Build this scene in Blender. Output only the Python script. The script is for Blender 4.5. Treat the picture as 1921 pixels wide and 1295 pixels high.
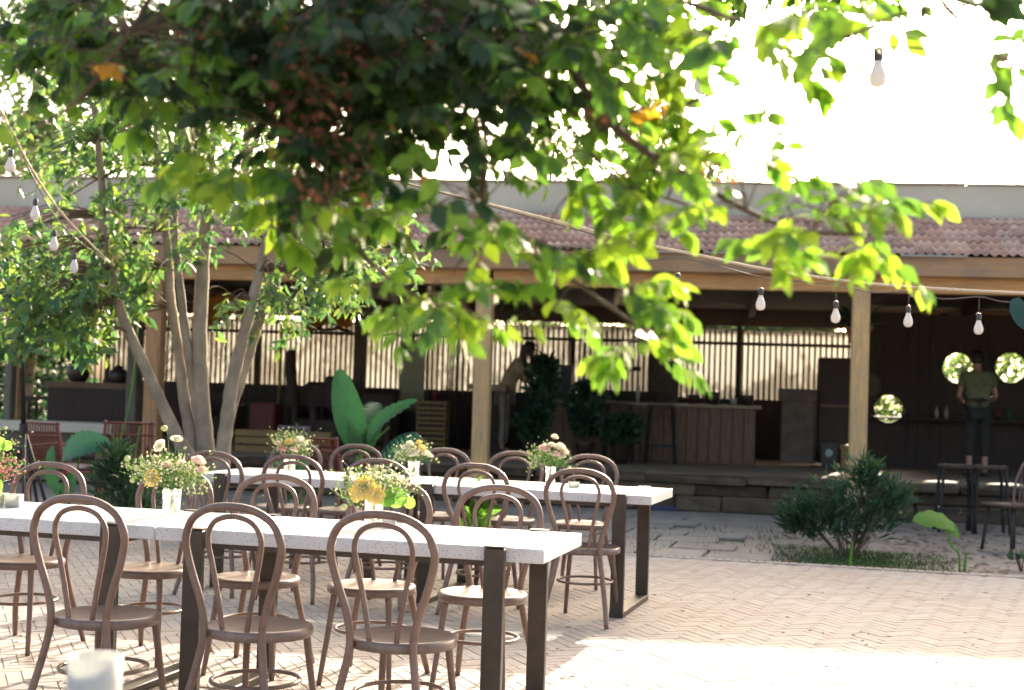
import bpy, bmesh, math, random
import numpy as np
from mathutils import Vector, Matrix, noise

random.seed(7)
R = math.radians
for o in list(bpy.data.objects):
    bpy.data.objects.remove(o)
scene = bpy.context.scene
col = scene.collection

# ------------------------------------------------------------------ camera, sky, sun, exposure
HC, PITCH, ROLL, FPX = 1.333, R(1.826), R(1.8), 2667.0
cam_d = bpy.data.cameras.new('camera')
cam = bpy.data.objects.new('camera', cam_d)
col.objects.link(cam)
cam_d.sensor_width = 36.0
cam_d.lens = FPX / 1921 * 36
cam_d.clip_end = 500
cam.location = (0, 0, HC)
cam.rotation_euler = (Matrix.Rotation(R(90) + PITCH, 3, 'X') @ Matrix.Rotation(ROLL, 3, 'Z')).to_euler()
cam_d.dof.use_dof = True
cam_d.dof.focus_distance = 6.2
cam_d.dof.aperture_fstop = 3.1
scene.camera = cam

SUN_EL, SUN_AZ = R(21), R(20)
world = bpy.data.worlds.new('World')
scene.world = world
world.use_nodes = True
wn = world.node_tree
bg = wn.nodes['Background']
sky = wn.nodes.new('ShaderNodeTexSky')
sky.sky_type = 'NISHITA'
sky.sun_disc = False
sky.sun_elevation = SUN_EL
sky.sun_rotation = SUN_AZ
sky.dust_density = 6.5
sky.air_density = 0.6
sky.ozone_density = 0.6
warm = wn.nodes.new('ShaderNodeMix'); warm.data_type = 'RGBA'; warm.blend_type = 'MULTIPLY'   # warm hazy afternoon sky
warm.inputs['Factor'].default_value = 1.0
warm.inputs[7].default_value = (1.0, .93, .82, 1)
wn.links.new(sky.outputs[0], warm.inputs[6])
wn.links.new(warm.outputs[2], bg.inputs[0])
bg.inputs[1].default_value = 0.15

sun_d = bpy.data.lights.new('sun', 'SUN')
sun_d.energy = 2.7
sun_d.angle = R(0.6)
sun_d.color = (1.0, 0.90, 0.74)
sun = bpy.data.objects.new('sun', sun_d)
col.objects.link(sun)
S = Vector((math.sin(SUN_AZ) * math.cos(SUN_EL), math.cos(SUN_AZ) * math.cos(SUN_EL), math.sin(SUN_EL)))
sun.rotation_euler = S.to_track_quat('Z', 'Y').to_euler()
sun.location = S * 60

scene.view_settings.view_transform = 'Standard'
scene.view_settings.look = 'None'
scene.view_settings.gamma = 1.0
scene.view_settings.exposure = 2.58
scene.view_settings.use_curve_mapping = False
scene.cycles.max_bounces = 8
scene.cycles.transparent_max_bounces = 12


# ------------------------------------------------------------------ helpers
def ray(px, py):
    x, y = px - 960.5, py - 647.5
    c, s = math.cos(ROLL), math.sin(ROLL)
    xd, yd = c * x + s * y, -s * x + c * y
    v = (xd / FPX, 1.0, -yd / FPX)
    cp, sp = math.cos(PITCH), math.sin(PITCH)
    return Vector((v[0], cp * v[1] - sp * v[2], sp * v[1] + cp * v[2]))


def at(px, py, d):
    """world point seen at photo position px, py at distance d along +Y"""
    r = ray(px, py)
    return Vector((0, 0, HC)) + r * (d / r.y)


def on(px, py, z=0.0):
    r = ray(px, py)
    return Vector((0, 0, HC)) + r * ((z - HC) / r.z)


BO = Vector((3.96, 16.3, 0))
BYAW = R(-9)
BM = Matrix.Translation(BO) @ Matrix.Rotation(BYAW, 4, 'Z')
BI = BM.inverted()


def bl(px, py, b):
    """pavilion coordinates of the point seen at px, py in the plane b metres behind the post line"""
    r = ray(px, py)
    o = BI @ Vector((0, 0, HC))
    d = BI.to_3x3() @ r
    return o + d * ((b - o.y) / d.y)


def tag(o, label=None, cat=None, group=None, kind=None):
    if label: o['label'] = label
    if cat: o['category'] = cat
    if group: o['group'] = group
    if kind: o['kind'] = kind
    return o


def empty(name, loc=(0, 0, 0), rz=0.0):
    o = bpy.data.objects.new(name, None)
    o.location = loc
    o.rotation_euler = (0, 0, rz)
    o.empty_display_size = 0.1
    col.objects.link(o)
    return o


def thing(name, label, cat, loc=(0, 0, 0), rz=0.0, group=None):
    return tag(empty(name, loc, rz), label, cat, group)


def copy_tree(o, parent=None):
    c = o.copy()
    col.objects.link(c)
    c.parent = parent
    for ch in o.children:
        copy_tree(ch, c)
    return c


class MB:
    def __init__(s):
        s.v, s.f, s.mi = [], [], []

    def add(s, vs, fs, m=0):
        n = len(s.v)
        s.v += [tuple(v) for v in vs]
        s.f += [tuple(i + n for i in f) for f in fs]
        s.mi += [m] * len(fs)
        return s

    def box(s, c, size, rot=None, m=0, bev=0.0):
        x, y, z = size[0] / 2, size[1] / 2, size[2] / 2
        c = Vector(c)
        if bev <= 0:
            vs = [Vector((i * x, j * y, k * z)) for k in (-1, 1) for j in (-1, 1) for i in (-1, 1)]
            fs = [(0, 2, 3, 1), (4, 5, 7, 6), (0, 1, 5, 4), (2, 6, 7, 3), (0, 4, 6, 2), (1, 3, 7, 5)]
        else:
            bm = bmesh.new()
            bmesh.ops.create_cube(bm, size=1)
            bmesh.ops.scale(bm, vec=(2 * x, 2 * y, 2 * z), verts=bm.verts)
            bmesh.ops.bevel(bm, geom=bm.edges[:], offset=bev, segments=1, affect='EDGES')
            bm.verts.index_update()
            vs = [v.co.copy() for v in bm.verts]
            fs = [tuple(v.index for v in f.verts) for f in bm.faces]
            bm.free()
        if rot is not None:
            vs = [rot @ v for v in vs]
        return s.add([v + c for v in vs], fs, m)

    def bar(s, a, b, w, h, m=0, bev=0.0):
        a, b = Vector(a), Vector(b)
        d = b - a
        q = d.to_track_quat('X', 'Z').to_matrix()
        return s.box((a + b) / 2, (d.length, w, h), q, m, bev)

    def tube(s, pts, rad, n=8, m=0, caps=True, closed=False):
        pts = [Vector(p) for p in pts]
        if not isinstance(rad, (list, tuple)): rad = [rad] * len(pts)
        k = len(pts)
        base = len(s.v)
        up = None
        for i, p in enumerate(pts):
            if closed: t = pts[(i + 1) % k] - pts[i - 1]
            else: t = pts[min(i + 1, k - 1)] - pts[max(i - 1, 0)]
            if t.length < 1e-9: t = Vector((0, 0, 1))
            t.normalize()
            if up is None:
                up = t.orthogonal().normalized()
            up = (up - t * up.dot(t))
            if up.length < 1e-6: up = t.orthogonal()
            up.normalize()
            sd = t.cross(up)
            for j in range(n):
                a = 2 * math.pi * j / n
                s.v.append(tuple(p + (up * math.cos(a) + sd * math.sin(a)) * rad[i]))
        rng = k if closed else k - 1
        for i in range(rng):
            for j in range(n):
                a0 = base + i * n + j
                a1 = base + i * n + (j + 1) % n
                b0 = base + ((i + 1) % k) * n + j
                b1 = base + ((i + 1) % k) * n + (j + 1) % n
                s.f.append((a0, a1, b1, b0)); s.mi.append(m)
        if caps and not closed:
            s.f.append(tuple(base + j for j in reversed(range(n)))); s.mi.append(m)
            s.f.append(tuple(base + (k - 1) * n + j for j in range(n))); s.mi.append(m)
        return s

    def lathe(s, prof, c=(0, 0, 0), n=20, m=0):
        base = len(s.v)
        for (r, z) in prof:
            for j in range(n):
                a = 2 * math.pi * j / n
                s.v.append((c[0] + r * math.cos(a), c[1] + r * math.sin(a), c[2] + z))
        for i in range(len(prof) - 1):
            for j in range(n):
                s.f.append((base + i * n + j, base + i * n + (j + 1) % n, base + (i + 1) * n + (j + 1) % n, base + (i + 1) * n + j)); s.mi.append(m)
        s.f.append(tuple(base + j for j in reversed(range(n)))); s.mi.append(m)
        s.f.append(tuple(base + (len(prof) - 1) * n + j for j in range(n))); s.mi.append(m)
        return s

    def ball(s, c, r, sq=(1, 1, 1), m=0, n=8, jit=0.0):
        base = len(s.v)
        rings = max(4, n // 2 + 1)
        for i in range(rings + 1):
            th = math.pi * i / rings
            for j in range(n):
                a = 2 * math.pi * j / n
                rr = r * (1 + random.uniform(-jit, jit))
                s.v.append((c[0] + rr * sq[0] * math.sin(th) * math.cos(a), c[1] + rr * sq[1] * math.sin(th) * math.sin(a), c[2] + rr * sq[2] * math.cos(th)))
        for i in range(rings):
            for j in range(n):
                s.f.append((base + i * n + j, base + (i + 1) * n + j, base + (i + 1) * n + (j + 1) % n, base + i * n + (j + 1) % n)); s.mi.append(m)
        return s

    def mesh(s, name, mats, smooth=False):
        me = bpy.data.meshes.new(name)
        me.from_pydata(s.v, [], s.f)
        if not isinstance(mats, (list, tuple)): mats = [mats]
        for m in mats: me.materials.append(m)
        if len(mats) > 1: me.polygons.foreach_set('material_index', s.mi)
        if smooth: me.polygons.foreach_set('use_smooth', [True] * len(me.polygons))
        me.update()
        return me

    def build(s, name, mats, parent=None, smooth=False, loc=None, rot=None):
        return link(name, s.mesh(name, mats, smooth), parent, loc, rot)


def link(name, me, parent=None, loc=None, rot=None):
    o = bpy.data.objects.new(name, me)
    col.objects.link(o)
    o.parent = parent
    if loc is not None: o.location = loc
    if rot is not None: o.rotation_euler = rot
    return o


def smooth_path(pts, n=6):
    """Catmull-Rom through points"""
    P = [Vector(p) for p in pts]
    out = []
    for i in range(len(P) - 1):
        p0, p1, p2, p3 = P[max(i - 1, 0)], P[i], P[i + 1], P[min(i + 2, len(P) - 1)]
        for k in range(n):
            t = k / n
            out.append(0.5 * ((2 * p1) + (p2 - p0) * t + (2 * p0 - 5 * p1 + 4 * p2 - p3) * t * t + (3 * p1 - p0 - 3 * p2 + p3) * t ** 3))
    out.append(P[-1])
    return out


def lerp_r(a, b, n):
    return [a + (b - a) * i / (n - 1) for i in range(n)]


# ------------------------------------------------------------------ materials
def mat(name, c1, c2=None, rough=0.6, scale=6.0, stretch=(1, 1, 1), bump=0.0, bscale=40.0, metallic=0.0, trans=None, tfac=0.5, spec=0.5, detail=6.0, contrast=(0.35, 0.65), objvar=0.0, speck=None, big=None):
    m = bpy.data.materials.new(name)
    m.use_nodes = True
    nt = m.node_tree
    N, L = nt.nodes, nt.links
    b = N['Principled BSDF']
    out = N['Material Output']
    b.inputs['Roughness'].default_value = rough
    b.inputs['Metallic'].default_value = metallic
    b.inputs['Specular IOR Level'].default_value = spec
    tc = N.new('ShaderNodeTexCoord')
    mp = N.new('ShaderNodeMapping')
    mp.inputs['Scale'].default_value = stretch
    L.new(tc.outputs['Object'], mp.inputs['Vector'])
    c1 = (*c1, 1); c2 = (*(c2 or c1[:3]), 1)
    nz = N.new('ShaderNodeTexNoise')
    nz.inputs['Scale'].default_value = scale
    nz.inputs['Detail'].default_value = detail
    L.new(mp.outputs[0], nz.inputs['Vector'])
    mr = N.new('ShaderNodeMapRange')
    mr.inputs['From Min'].default_value = contrast[0]
    mr.inputs['From Max'].default_value = contrast[1]
    L.new(nz.outputs['Fac'], mr.inputs['Value'])
    mx = N.new('ShaderNodeMix'); mx.data_type = 'RGBA'
    L.new(mr.outputs[0], mx.inputs['Factor'])
    mx.inputs[6].default_value = c1
    mx.inputs[7].default_value = c2
    cout = mx.outputs[2]
    if speck:
        vz = N.new('ShaderNodeTexVoronoi'); vz.inputs['Scale'].default_value = speck[1]
        L.new(tc.outputs['Object'], vz.inputs['Vector'])
        lt = N.new('ShaderNodeMath'); lt.operation = 'LESS_THAN'; lt.inputs[1].default_value = speck[2]
        L.new(vz.outputs['Distance'], lt.inputs[0])
        m2 = N.new('ShaderNodeMix'); m2.data_type = 'RGBA'
        L.new(lt.outputs[0], m2.inputs['Factor'])
        L.new(cout, m2.inputs[6]); m2.inputs[7].default_value = (*speck[0], 1)
        cout = m2.outputs[2]
    if big:
        ge = N.new('ShaderNodeNewGeometry')
        nb_ = N.new('ShaderNodeTexNoise'); nb_.inputs['Scale'].default_value = big[0]; nb_.inputs['Detail'].default_value = 7; nb_.inputs['Roughness'].default_value = .65
        L.new(ge.outputs['Position'], nb_.inputs['Vector'])
        rb_ = N.new('ShaderNodeMapRange'); rb_.inputs['From Min'].default_value = .38; rb_.inputs['From Max'].default_value = .68
        L.new(nb_.outputs['Fac'], rb_.inputs['Value'])
        mb_ = N.new('ShaderNodeMath'); mb_.operation = 'MULTIPLY'; mb_.inputs[1].default_value = big[2]
        L.new(rb_.outputs[0], mb_.inputs[0])
        m4 = N.new('ShaderNodeMix'); m4.data_type = 'RGBA'
        L.new(mb_.outputs[0], m4.inputs['Factor'])
        L.new(cout, m4.inputs[6]); m4.inputs[7].default_value = (*big[1], 1)
        cout = m4.outputs[2]
    if objvar:
        oi = N.new('ShaderNodeObjectInfo')
        m3 = N.new('ShaderNodeMapRange')
        m3.inputs['To Min'].default_value = 1 - objvar
        m3.inputs['To Max'].default_value = 1 + objvar
        L.new(oi.outputs['Random'], m3.inputs['Value'])
        hs = N.new('ShaderNodeHueSaturation')
        L.new(cout, hs.inputs['Color']); L.new(m3.outputs[0], hs.inputs['Value'])
        cout = hs.outputs[0]
    L.new(cout, b.inputs['Base Color'])
    if bump:
        n2 = N.new('ShaderNodeTexNoise'); n2.inputs['Scale'].default_value = bscale; n2.inputs['Detail'].default_value = 5
        L.new(mp.outputs[0], n2.inputs['Vector'])
        bp = N.new('ShaderNodeBump'); bp.inputs['Strength'].default_value = bump; bp.inputs['Distance'].default_value = 0.01
        L.new(n2.outputs['Fac'], bp.inputs['Height'])
        L.new(bp.outputs[0], b.inputs['Normal'])
    if trans:
        t = N.new('ShaderNodeBsdfTranslucent')
        t.inputs['Color'].default_value = (*trans, 1)
        ms = N.new('ShaderNodeMixShader'); ms.inputs[0].default_value = tfac
        L.new(b.outputs[0], ms.inputs[1]); L.new(t.outputs[0], ms.inputs[2])
        L.new(ms.outputs[0], out.inputs['Surface'])
    return m


def glass(name, c=(1, 1, 1), rough=0.0, ior=1.45):
    m = bpy.data.materials.new(name)
    m.use_nodes = True
    b = m.node_tree.nodes['Principled BSDF']
    b.inputs['Base Color'].default_value = (*c, 1)
    b.inputs['Roughness'].default_value = rough
    b.inputs['Transmission Weight'].default_value = 1.0
    b.inputs['IOR'].default_value = ior
    return m


def leafmats(prefix, specs):
    return [mat(prefix + str(i), a, tuple(x * .7 for x in a), rough=rg, scale=9, trans=t, tfac=tf, spec=.5) for i, (a, t, tf, rg) in enumerate(specs)]


M_chair = mat('brown_paint', (.165, .096, .072), (.12, .068, .05), rough=.36, scale=30, bump=.08, bscale=60, objvar=.10, spec=.6, big=(7, (.25, .16, .12), .45))
M_seat = mat('brown_paint_seat', (.16, .10, .08), (.11, .068, .053), rough=.33, scale=12, stretch=(6, 1, 1), objvar=.12, spec=.6, big=(9, (.22, .155, .12), .5))
M_terr = mat('pale_terrazzo', (.62, .60, .585), (.55, .535, .51), rough=.5, scale=5, speck=((.24, .22, .19), 85, .20), bump=.05, bscale=120)
M_steel = mat('dark_steel', (.045, .033, .024), (.065, .047, .034), rough=.5, scale=12, metallic=.2, bump=.05, bscale=80)
M_brick = [mat('buff_brick%d' % i, c, tuple(k * .84 for k in c), rough=.85, scale=14, bump=.35, bscale=120, objvar=.06, big=(.8, (.255, .205, .155), .5)) for i, c in enumerate([(.335, .303, .272), (.322, .289, .256), (.345, .315, .286), (.308, .273, .238)])]
M_mortar = mat('sandy_joint', (.26, .215, .175), (.20, .165, .132), rough=.95, scale=20)
M_dirt = mat('grey_soil', (.19, .162, .125), (.28, .24, .19), rough=.95, scale=2.2, bump=.5, bscale=25, detail=10)
M_slab = [mat('grey_paving_slab%d' % i, c, tuple(k * .75 for k in c), rough=.9, scale=5, bump=.4, bscale=45, objvar=.1) for i, c in enumerate([(.27, .245, .205), (.235, .21, .175)])]
M_wood = mat('golden_weathered_wood', (.64, .35, .12), (.46, .25, .10), rough=.75, scale=3, stretch=(1, 8, 8), bump=.3, bscale=30, detail=9, big=(1.4, (.22, .14, .08), .5))
M_wood2 = mat('grey_brown_fascia_wood', (.33, .22, .14), (.46, .27, .12), rough=.8, scale=2, stretch=(1, 7, 7), bump=.3, bscale=30, detail=9, big=(1.1, (.16, .12, .09), .6))
M_post = mat('golden_post_wood', (.74, .46, .17), (.52, .34, .16), rough=.72, scale=4, stretch=(9, 9, 1), bump=.35, bscale=20, detail=9, big=(2.2, (.30, .25, .19), .55))
M_post2 = mat('reddish_post_wood', (.42, .225, .095), (.27, .15, .075), rough=.75, scale=3, stretch=(9, 9, 1), bump=.35, bscale=20)
M_greypost = mat('grey_green_post_wood', (.17, .165, .12), (.11, .105, .08), rough=.8, scale=3, stretch=(8, 8, 1), bump=.3, bscale=20)
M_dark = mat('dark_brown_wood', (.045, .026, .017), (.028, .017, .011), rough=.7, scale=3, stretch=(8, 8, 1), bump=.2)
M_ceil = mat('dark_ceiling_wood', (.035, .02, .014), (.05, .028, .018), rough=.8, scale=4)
M_darkmetal = mat('black_metal', (.012, .012, .013), (.02, .02, .02), rough=.45, metallic=.3)
M_tile = [mat('clay_tile%d' % i, c, tuple(k * .65 for k in c), rough=.8, scale=9, bump=.3, bscale=60, objvar=.14, big=(.9, (.22, .17, .14), .45)) for i, c in enumerate([(.62, .355, .245), (.55, .315, .22), (.66, .43, .31), (.48, .28, .20)])]
M_conc = mat('beige_rendered_wall', (.60, .55, .43), (.52, .475, .365), rough=.9, scale=1.1, bump=.15, bscale=60, detail=9, contrast=(.3, .7), big=(.7, (.36, .33, .25), .5))
M_floor = mat('worn_cement_floor', (.26, .19, .12), (.18, .13, .085), rough=.85, scale=1.6, detail=9)
M_stone = [mat('rough_step_stone%d' % i, c, tuple(k * .6 for k in c), rough=.9, scale=6, bump=.6, bscale=25) for i, c in enumerate([(.10, .07, .042), (.075, .053, .032), (.12, .086, .054)])]
M_fence = mat('translucent_corrugated_sheet', (.31, .30, .27), (.22, .21, .185), rough=.5, scale=1.3, stretch=(1, 1, .3), trans=(.30, .285, .25), tfac=.5)
M_bark = mat('grey_brown_bark', (.36, .30, .225), (.23, .19, .14), rough=.9, scale=9, stretch=(1, 1, .5), bump=.9, bscale=28, detail=9, big=(5, (.16, .135, .10), .6))
M_twig = mat('brown_twig', (.12, .075, .045), (.08, .05, .03), rough=.8, scale=20)
M_bulb = mat('opal_bulb', (.72, .70, .69), (.68, .66, .65), rough=.3, trans=(.6, .57, .54), tfac=.35)
M_socket = mat('dark_socket', (.03, .03, .035), (.05, .05, .055), rough=.4)
M_rope = mat('pale_rope', (.56, .46, .33), (.46, .37, .26), rough=.8, scale=60)
M_wire = mat('grey_wire', (.12, .10, .09), (.09, .075, .065), rough=.6)
def tumbler_glass():
    m = glass('clear_glass', (1, 1, .98), .02, 1.2)
    nt = m.node_tree
    b = nt.nodes['Principled BSDF']; out = nt.nodes['Material Output']
    tr = nt.nodes.new('ShaderNodeBsdfTransparent'); tl = nt.nodes.new('ShaderNodeBsdfTranslucent'); tl.inputs['Color'].default_value = (.85, .86, .82, 1)
    m1 = nt.nodes.new('ShaderNodeMixShader'); m1.inputs[0].default_value = .35
    m2 = nt.nodes.new('ShaderNodeMixShader'); m2.inputs[0].default_value = .45
    nt.links.new(tr.outputs[0], m1.inputs[1]); nt.links.new(tl.outputs[0], m1.inputs[2])
    nt.links.new(b.outputs[0], m2.inputs[1]); nt.links.new(m1.outputs[0], m2.inputs[2])
    nt.links.new(m2.outputs[0], out.inputs['Surface'])
    return m


M_glass = tumbler_glass()
M_frost = mat('frosted_white_glass', (.60, .61, .59), (.55, .55, .52), rough=.5, trans=(.6, .6, .56), tfac=.5)
M_candle = mat('white_candle_glass', (.42, .42, .39), (.36, .36, .32), rough=.4, scale=12, trans=(.6, .58, .5), tfac=.4)
M_red = mat('red_bamboo', (.17, .033, .018), (.11, .022, .013), rough=.5, scale=9)
M_redbox = mat('dark_red_paint', (.13, .018, .012), (.09, .013, .01), rough=.6)
M_yel = mat('ochre_fabric', (.42, .22, .03), (.32, .16, .02), rough=.8, trans=(.5, .25, .03), tfac=.4)
M_green_st = mat('green_stem', (.10, .2, .05), (.14, .26, .07), rough=.6, trans=(.25, .42, .08), tfac=.3)
M_petalw = mat('cream_petal', (.78, .74, .60), (.74, .70, .55), rough=.6, trans=(.85, .8, .6), tfac=.4)
M_petalp = mat('blush_petal', (.74, .52, .46), (.78, .62, .54), rough=.6, trans=(.8, .6, .5), tfac=.4)
M_petaly = mat('yellow_petal', (.76, .60, .17), (.78, .68, .30), rough=.6, trans=(.85, .6, .12), tfac=.4)
M_petalk = mat('pink_petal', (.62, .25, .27), (.68, .36, .36), rough=.6, trans=(.7, .3, .32), tfac=.4)
M_bud = mat('lime_bud', (.50, .54, .26), (.58, .58, .3), rough=.6, trans=(.5, .55, .2), tfac=.3)
M_skin = mat('skin', (.38, .22, .15), (.34, .19, .13), rough=.55)
M_hair = mat('black_hair', (.012, .009, .007), (.02, .015, .011), rough=.45)
M_sage = mat('sage_green_cloth', (.13, .145, .065), (.09, .10, .045), rough=.85, scale=18)
M_cream = mat('cream_cloth', (.42, .34, .20), (.36, .29, .17), rough=.85, scale=12)
M_trou = mat('grey_beige_trousers', (.26, .21, .17), (.22, .18, .14), rough=.9)
M_trou2 = mat('black_trousers', (.018, .02, .018), (.03, .032, .028), rough=.9)
M_blue = mat('blue_plastic', (.03, .05, .16), (.02, .035, .11), rough=.5)
M_purple = mat('mauve_chair_paint', (.17, .11, .12), (.13, .085, .09), rough=.5)
M_clay = mat('clay_pot', (.30, .12, .08), (.22, .09, .06), rough=.7)
M_darkpot = mat('dark_glazed_pot', (.05, .03, .025), (.03, .02, .018), rough=.4)

L_fg = leafmats('canopy_leaf', [
    ((.07, .16, .035), (.20, .40, .025), .52, .32),
    ((.06, .135, .04), (.15, .32, .03), .48, .30),
    ((.10, .19, .035), (.32, .50, .03), .58, .34),
    ((.022, .048, .016), (.035, .095, .012), .3, .65),  # dark leaf, the shade of the heart put into its colour
    ((.34, .19, .03), (.75, .42, .03), .6, .4),
    ((.15, .06, .035), (.28, .10, .045), .5, .5)])
L_mid = leafmats('waxy_leaf', [
    ((.07, .15, .07), (.20, .38, .08), .45, .34),
    ((.055, .125, .065), (.14, .30, .075), .4, .32),
    ((.09, .17, .05), (.30, .46, .06), .5, .34),
    ((.12, .16, .05), (.34, .42, .08), .5, .4)])
L_bg = leafmats('far_leaf', [
    ((.07, .12, .05), (.22, .34, .09), .45, .5),
    ((.055, .10, .05), (.15, .27, .08), .4, .5),
    ((.09, .14, .055), (.30, .40, .11), .5, .5)])
L_dk = leafmats('shrub_leaf', [
    ((.028, .075, .04), (.05, .13, .05), .3, .4),
    ((.022, .06, .036), (.04, .10, .04), .3, .4),
    ((.04, .095, .045), (.08, .18, .06), .35, .4)])
M_banana = mat('banana_leaf_green', (.024, .085, .032), (.042, .12, .045), rough=.55, scale=3, stretch=(1, 24, 1), trans=(.04, .17, .06), tfac=.35)
M_limeleaf = mat('bright_lime_leaf', (.11, .25, .05), (.15, .30, .07), rough=.8, spec=.2, trans=(.26, .5, .08), tfac=.5)
M_teal = mat('teal_leaf', (.03, .11, .08), (.045, .14, .10), rough=.6, spec=.3, trans=(.08, .26, .12), tfac=.3)
M_dkteal = mat('dark_teal_leaf', (.02, .06, .05), (.03, .08, .065), rough=.6, spec=.3)
M_grass = mat('grass_blades', (.035, .08, .025), (.06, .11, .03), rough=.8, spec=.2, trans=(.06, .14, .03), tfac=.3)
M_litter = mat('dry_leaf', (.16, .09, .05), (.10, .06, .035), rough=.9)


# ------------------------------------------------------------------ ground and brick paving
m = MB()
m.add([(-150, -60, -.03), (150, -60, -.03), (150, 300, -.03), (-150, 300, -.03)], [(0, 1, 2, 3)])
tag(m.build('ground', M_dirt), 'grey trodden soil of the courtyard beyond the brick paving', kind='structure')

# herringbone brick paving; near edge runs parallel to the tables
PE0, PE1 = Vector((1.12, 11.914)), Vector((4.07, 11.195))
edge_dir = (PE1 - PE0).normalized()
edge_n = Vector((-edge_dir.y, edge_dir.x))
paving = tag(empty('brick_paving'), 'buff herringbone brick paving under the tables and across the open courtyard', kind='structure')
m = MB()
a = PE0 - edge_dir * 16; b = PE0 + edge_dir * 14
c = b - edge_n * 18; d = a - edge_n * 18
m.add([(p.x, p.y, -.0035) for p in (a, b, c, d)], [(3, 2, 1, 0)])
m.build('joint_bed', M_mortar, paving)
W_, n_, gap = .068, 3, .0028
ang = R(22)
ux, uy = Vector((math.cos(ang), math.sin(ang))), Vector((-math.sin(ang), math.cos(ang)))


def brick_tmpl(Lx, Ly, h=0.0):
    x, y = Lx / 2, Ly / 2
    e = .002
    v = [(-x, -y, -.012), (x, -y, -.012), (x, y, -.012), (-x, y, -.012),
         (-x, -y, -.004), (x, -y, -.004), (x, y, -.004), (-x, y, -.004),
         (-x + e, -y + e, 0), (x - e, -y + e, 0), (x - e, y - e, 0), (-x + e, y - e, 0)]
    f = [(8, 9, 10, 11)]
    for i in range(4):
        j = (i + 1) % 4
        f += [(i, j, j + 4, i + 4), (i + 4, j + 4, j + 8, i + 8)]
    return v, f


bv, bf = brick_tmpl(W_ * n_ - gap, W_ - gap)
brick_meshes = [MB().add(bv, bf).mesh('brick', M_brick[i]) for i in range(4)]
cand = []
for i in range(-160, 190):
    for j in range(-30, 210):
        k = (i - j) % (2 * n_)
        if k == 0:
            cx, cy, rot = (i + n_ / 2) * W_, (j + .5) * W_, ang
        elif k == 2 * n_ - 1:
            cx, cy, rot = (i + .5) * W_, (j + n_ / 2) * W_, ang + math.pi / 2
        else: continue
        p = ux * cx + uy * cy
        if (p - PE0).dot(edge_n) > -.13: continue
        if p.y < 1.2 or abs(p.x) > .45 * p.y + 1.6: continue
        cand.append((p.x, p.y, rot))


def vis_key(c):
    x, y, _ = c
    inview = y > 3.95 + .0 and abs(x / y) < .37
    return (0 if inview else 1, y)


random.shuffle(cand)
cand.sort(key=vis_key)
near_b, rest_b = cand[:300], cand[300:]
for (x, y, rot) in near_b:
    link('brick', random.choice(brick_meshes), paving, (x, y, random.uniform(-.001, .001)), (random.uniform(-.004, .004), random.uniform(-.004, .004), rot + random.uniform(-.008, .008)))
m = MB()
V, Fc, MI = [], [], []
bvn = np.array(bv)
for (x, y, rot) in rest_b:
    cs, sn = math.cos(rot + random.uniform(-.01, .01)), math.sin(rot)
    z = random.uniform(-.001, .001)
    n0 = len(V)
    tx, ty = random.uniform(-.005, .005), random.uniform(-.008, .008)
    for (vx, vy, vz) in bv:
        V.append((x + cs * vx - sn * vy, y + sn * vx + cs * vy, vz + z + tx * vx + ty * vy))
    Fc += [tuple(q + n0 for q in f) for f in bf]
    MI += [random.choice((0, 0, 1, 2, 2, 3))] * len(bf)
m.v, m.f, m.mi = V, Fc, MI
tag(m.build('bricks_beyond', M_brick, paving), kind='stuff')
# soldier course along the edge
m = MB()
sv, sf = brick_tmpl(.06, .12)
k = -12.0
while k < 7:
    p = PE0 + edge_dir * k - edge_n * .065
    cs, sn = edge_dir.x, edge_dir.y
    m.add([(p.x + cs * x - sn * y, p.y + sn * x + cs * y, z + .006) for (x, y, z) in sv], sf, random.choice((0, 1, 2)))
    k += .066
tag(m.build('edge_bricks', M_brick, paving), kind='stuff')

# grey slab path between the brick paving and the step
path = tag(empty('slab_path'), 'worn grey paving slabs leading from the brick paving to the step', kind='structure')
g0 = Vector((.2, 11.98)); 
for r_ in range(7):
    for c_ in range(9):
        w = .56
        p = PE0 + edge_dir * (-3.2 + c_ * w * 1.02 + (r_ % 2) * .22) + edge_n * (.05 + .3 + r_ * w * 1.02)
        if c_ > 7 - r_ * .3: continue
        q = MB().box((0, 0, -.012), (w - .02, w - .02, .03), bev=.006)
        q.build('slab', M_slab[(r_ * 3 + c_) % 2], path, loc=(p.x, p.y, random.uniform(-.004, .002)), rot=(random.uniform(-.008, .008), random.uniform(-.008, .008), math.atan2(edge_dir.y, edge_dir.x)))

# dust and leaf litter on the soil at right
m = MB()
for i in range(900):
    px, py = random.uniform(1460, 1960), random.uniform(965, 1078)
    p = on(px, py, 0)
    a = random.uniform(0, 6.28); s_ = random.uniform(.015, .05)
    z = -.03 + random.uniform(.004, .02)
    m.add([(p.x + s_ * math.cos(a), p.y + s_ * math.sin(a), z), (p.x + s_ * .5 * math.cos(a + 1.6), p.y + s_ * .5 * math.sin(a + 1.6), z + .008), (p.x - s_ * math.cos(a), p.y - s_ * math.sin(a), z), (p.x - s_ * .5 * math.cos(a + 1.6), p.y - s_ * .5 * math.sin(a + 1.6), z + .006)], [(0, 1, 2, 3)])
tag(m.build('leaf_litter', M_litter), 'brown leaf litter scattered over the soil by the shrub', 'litter', kind='stuff')


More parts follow.
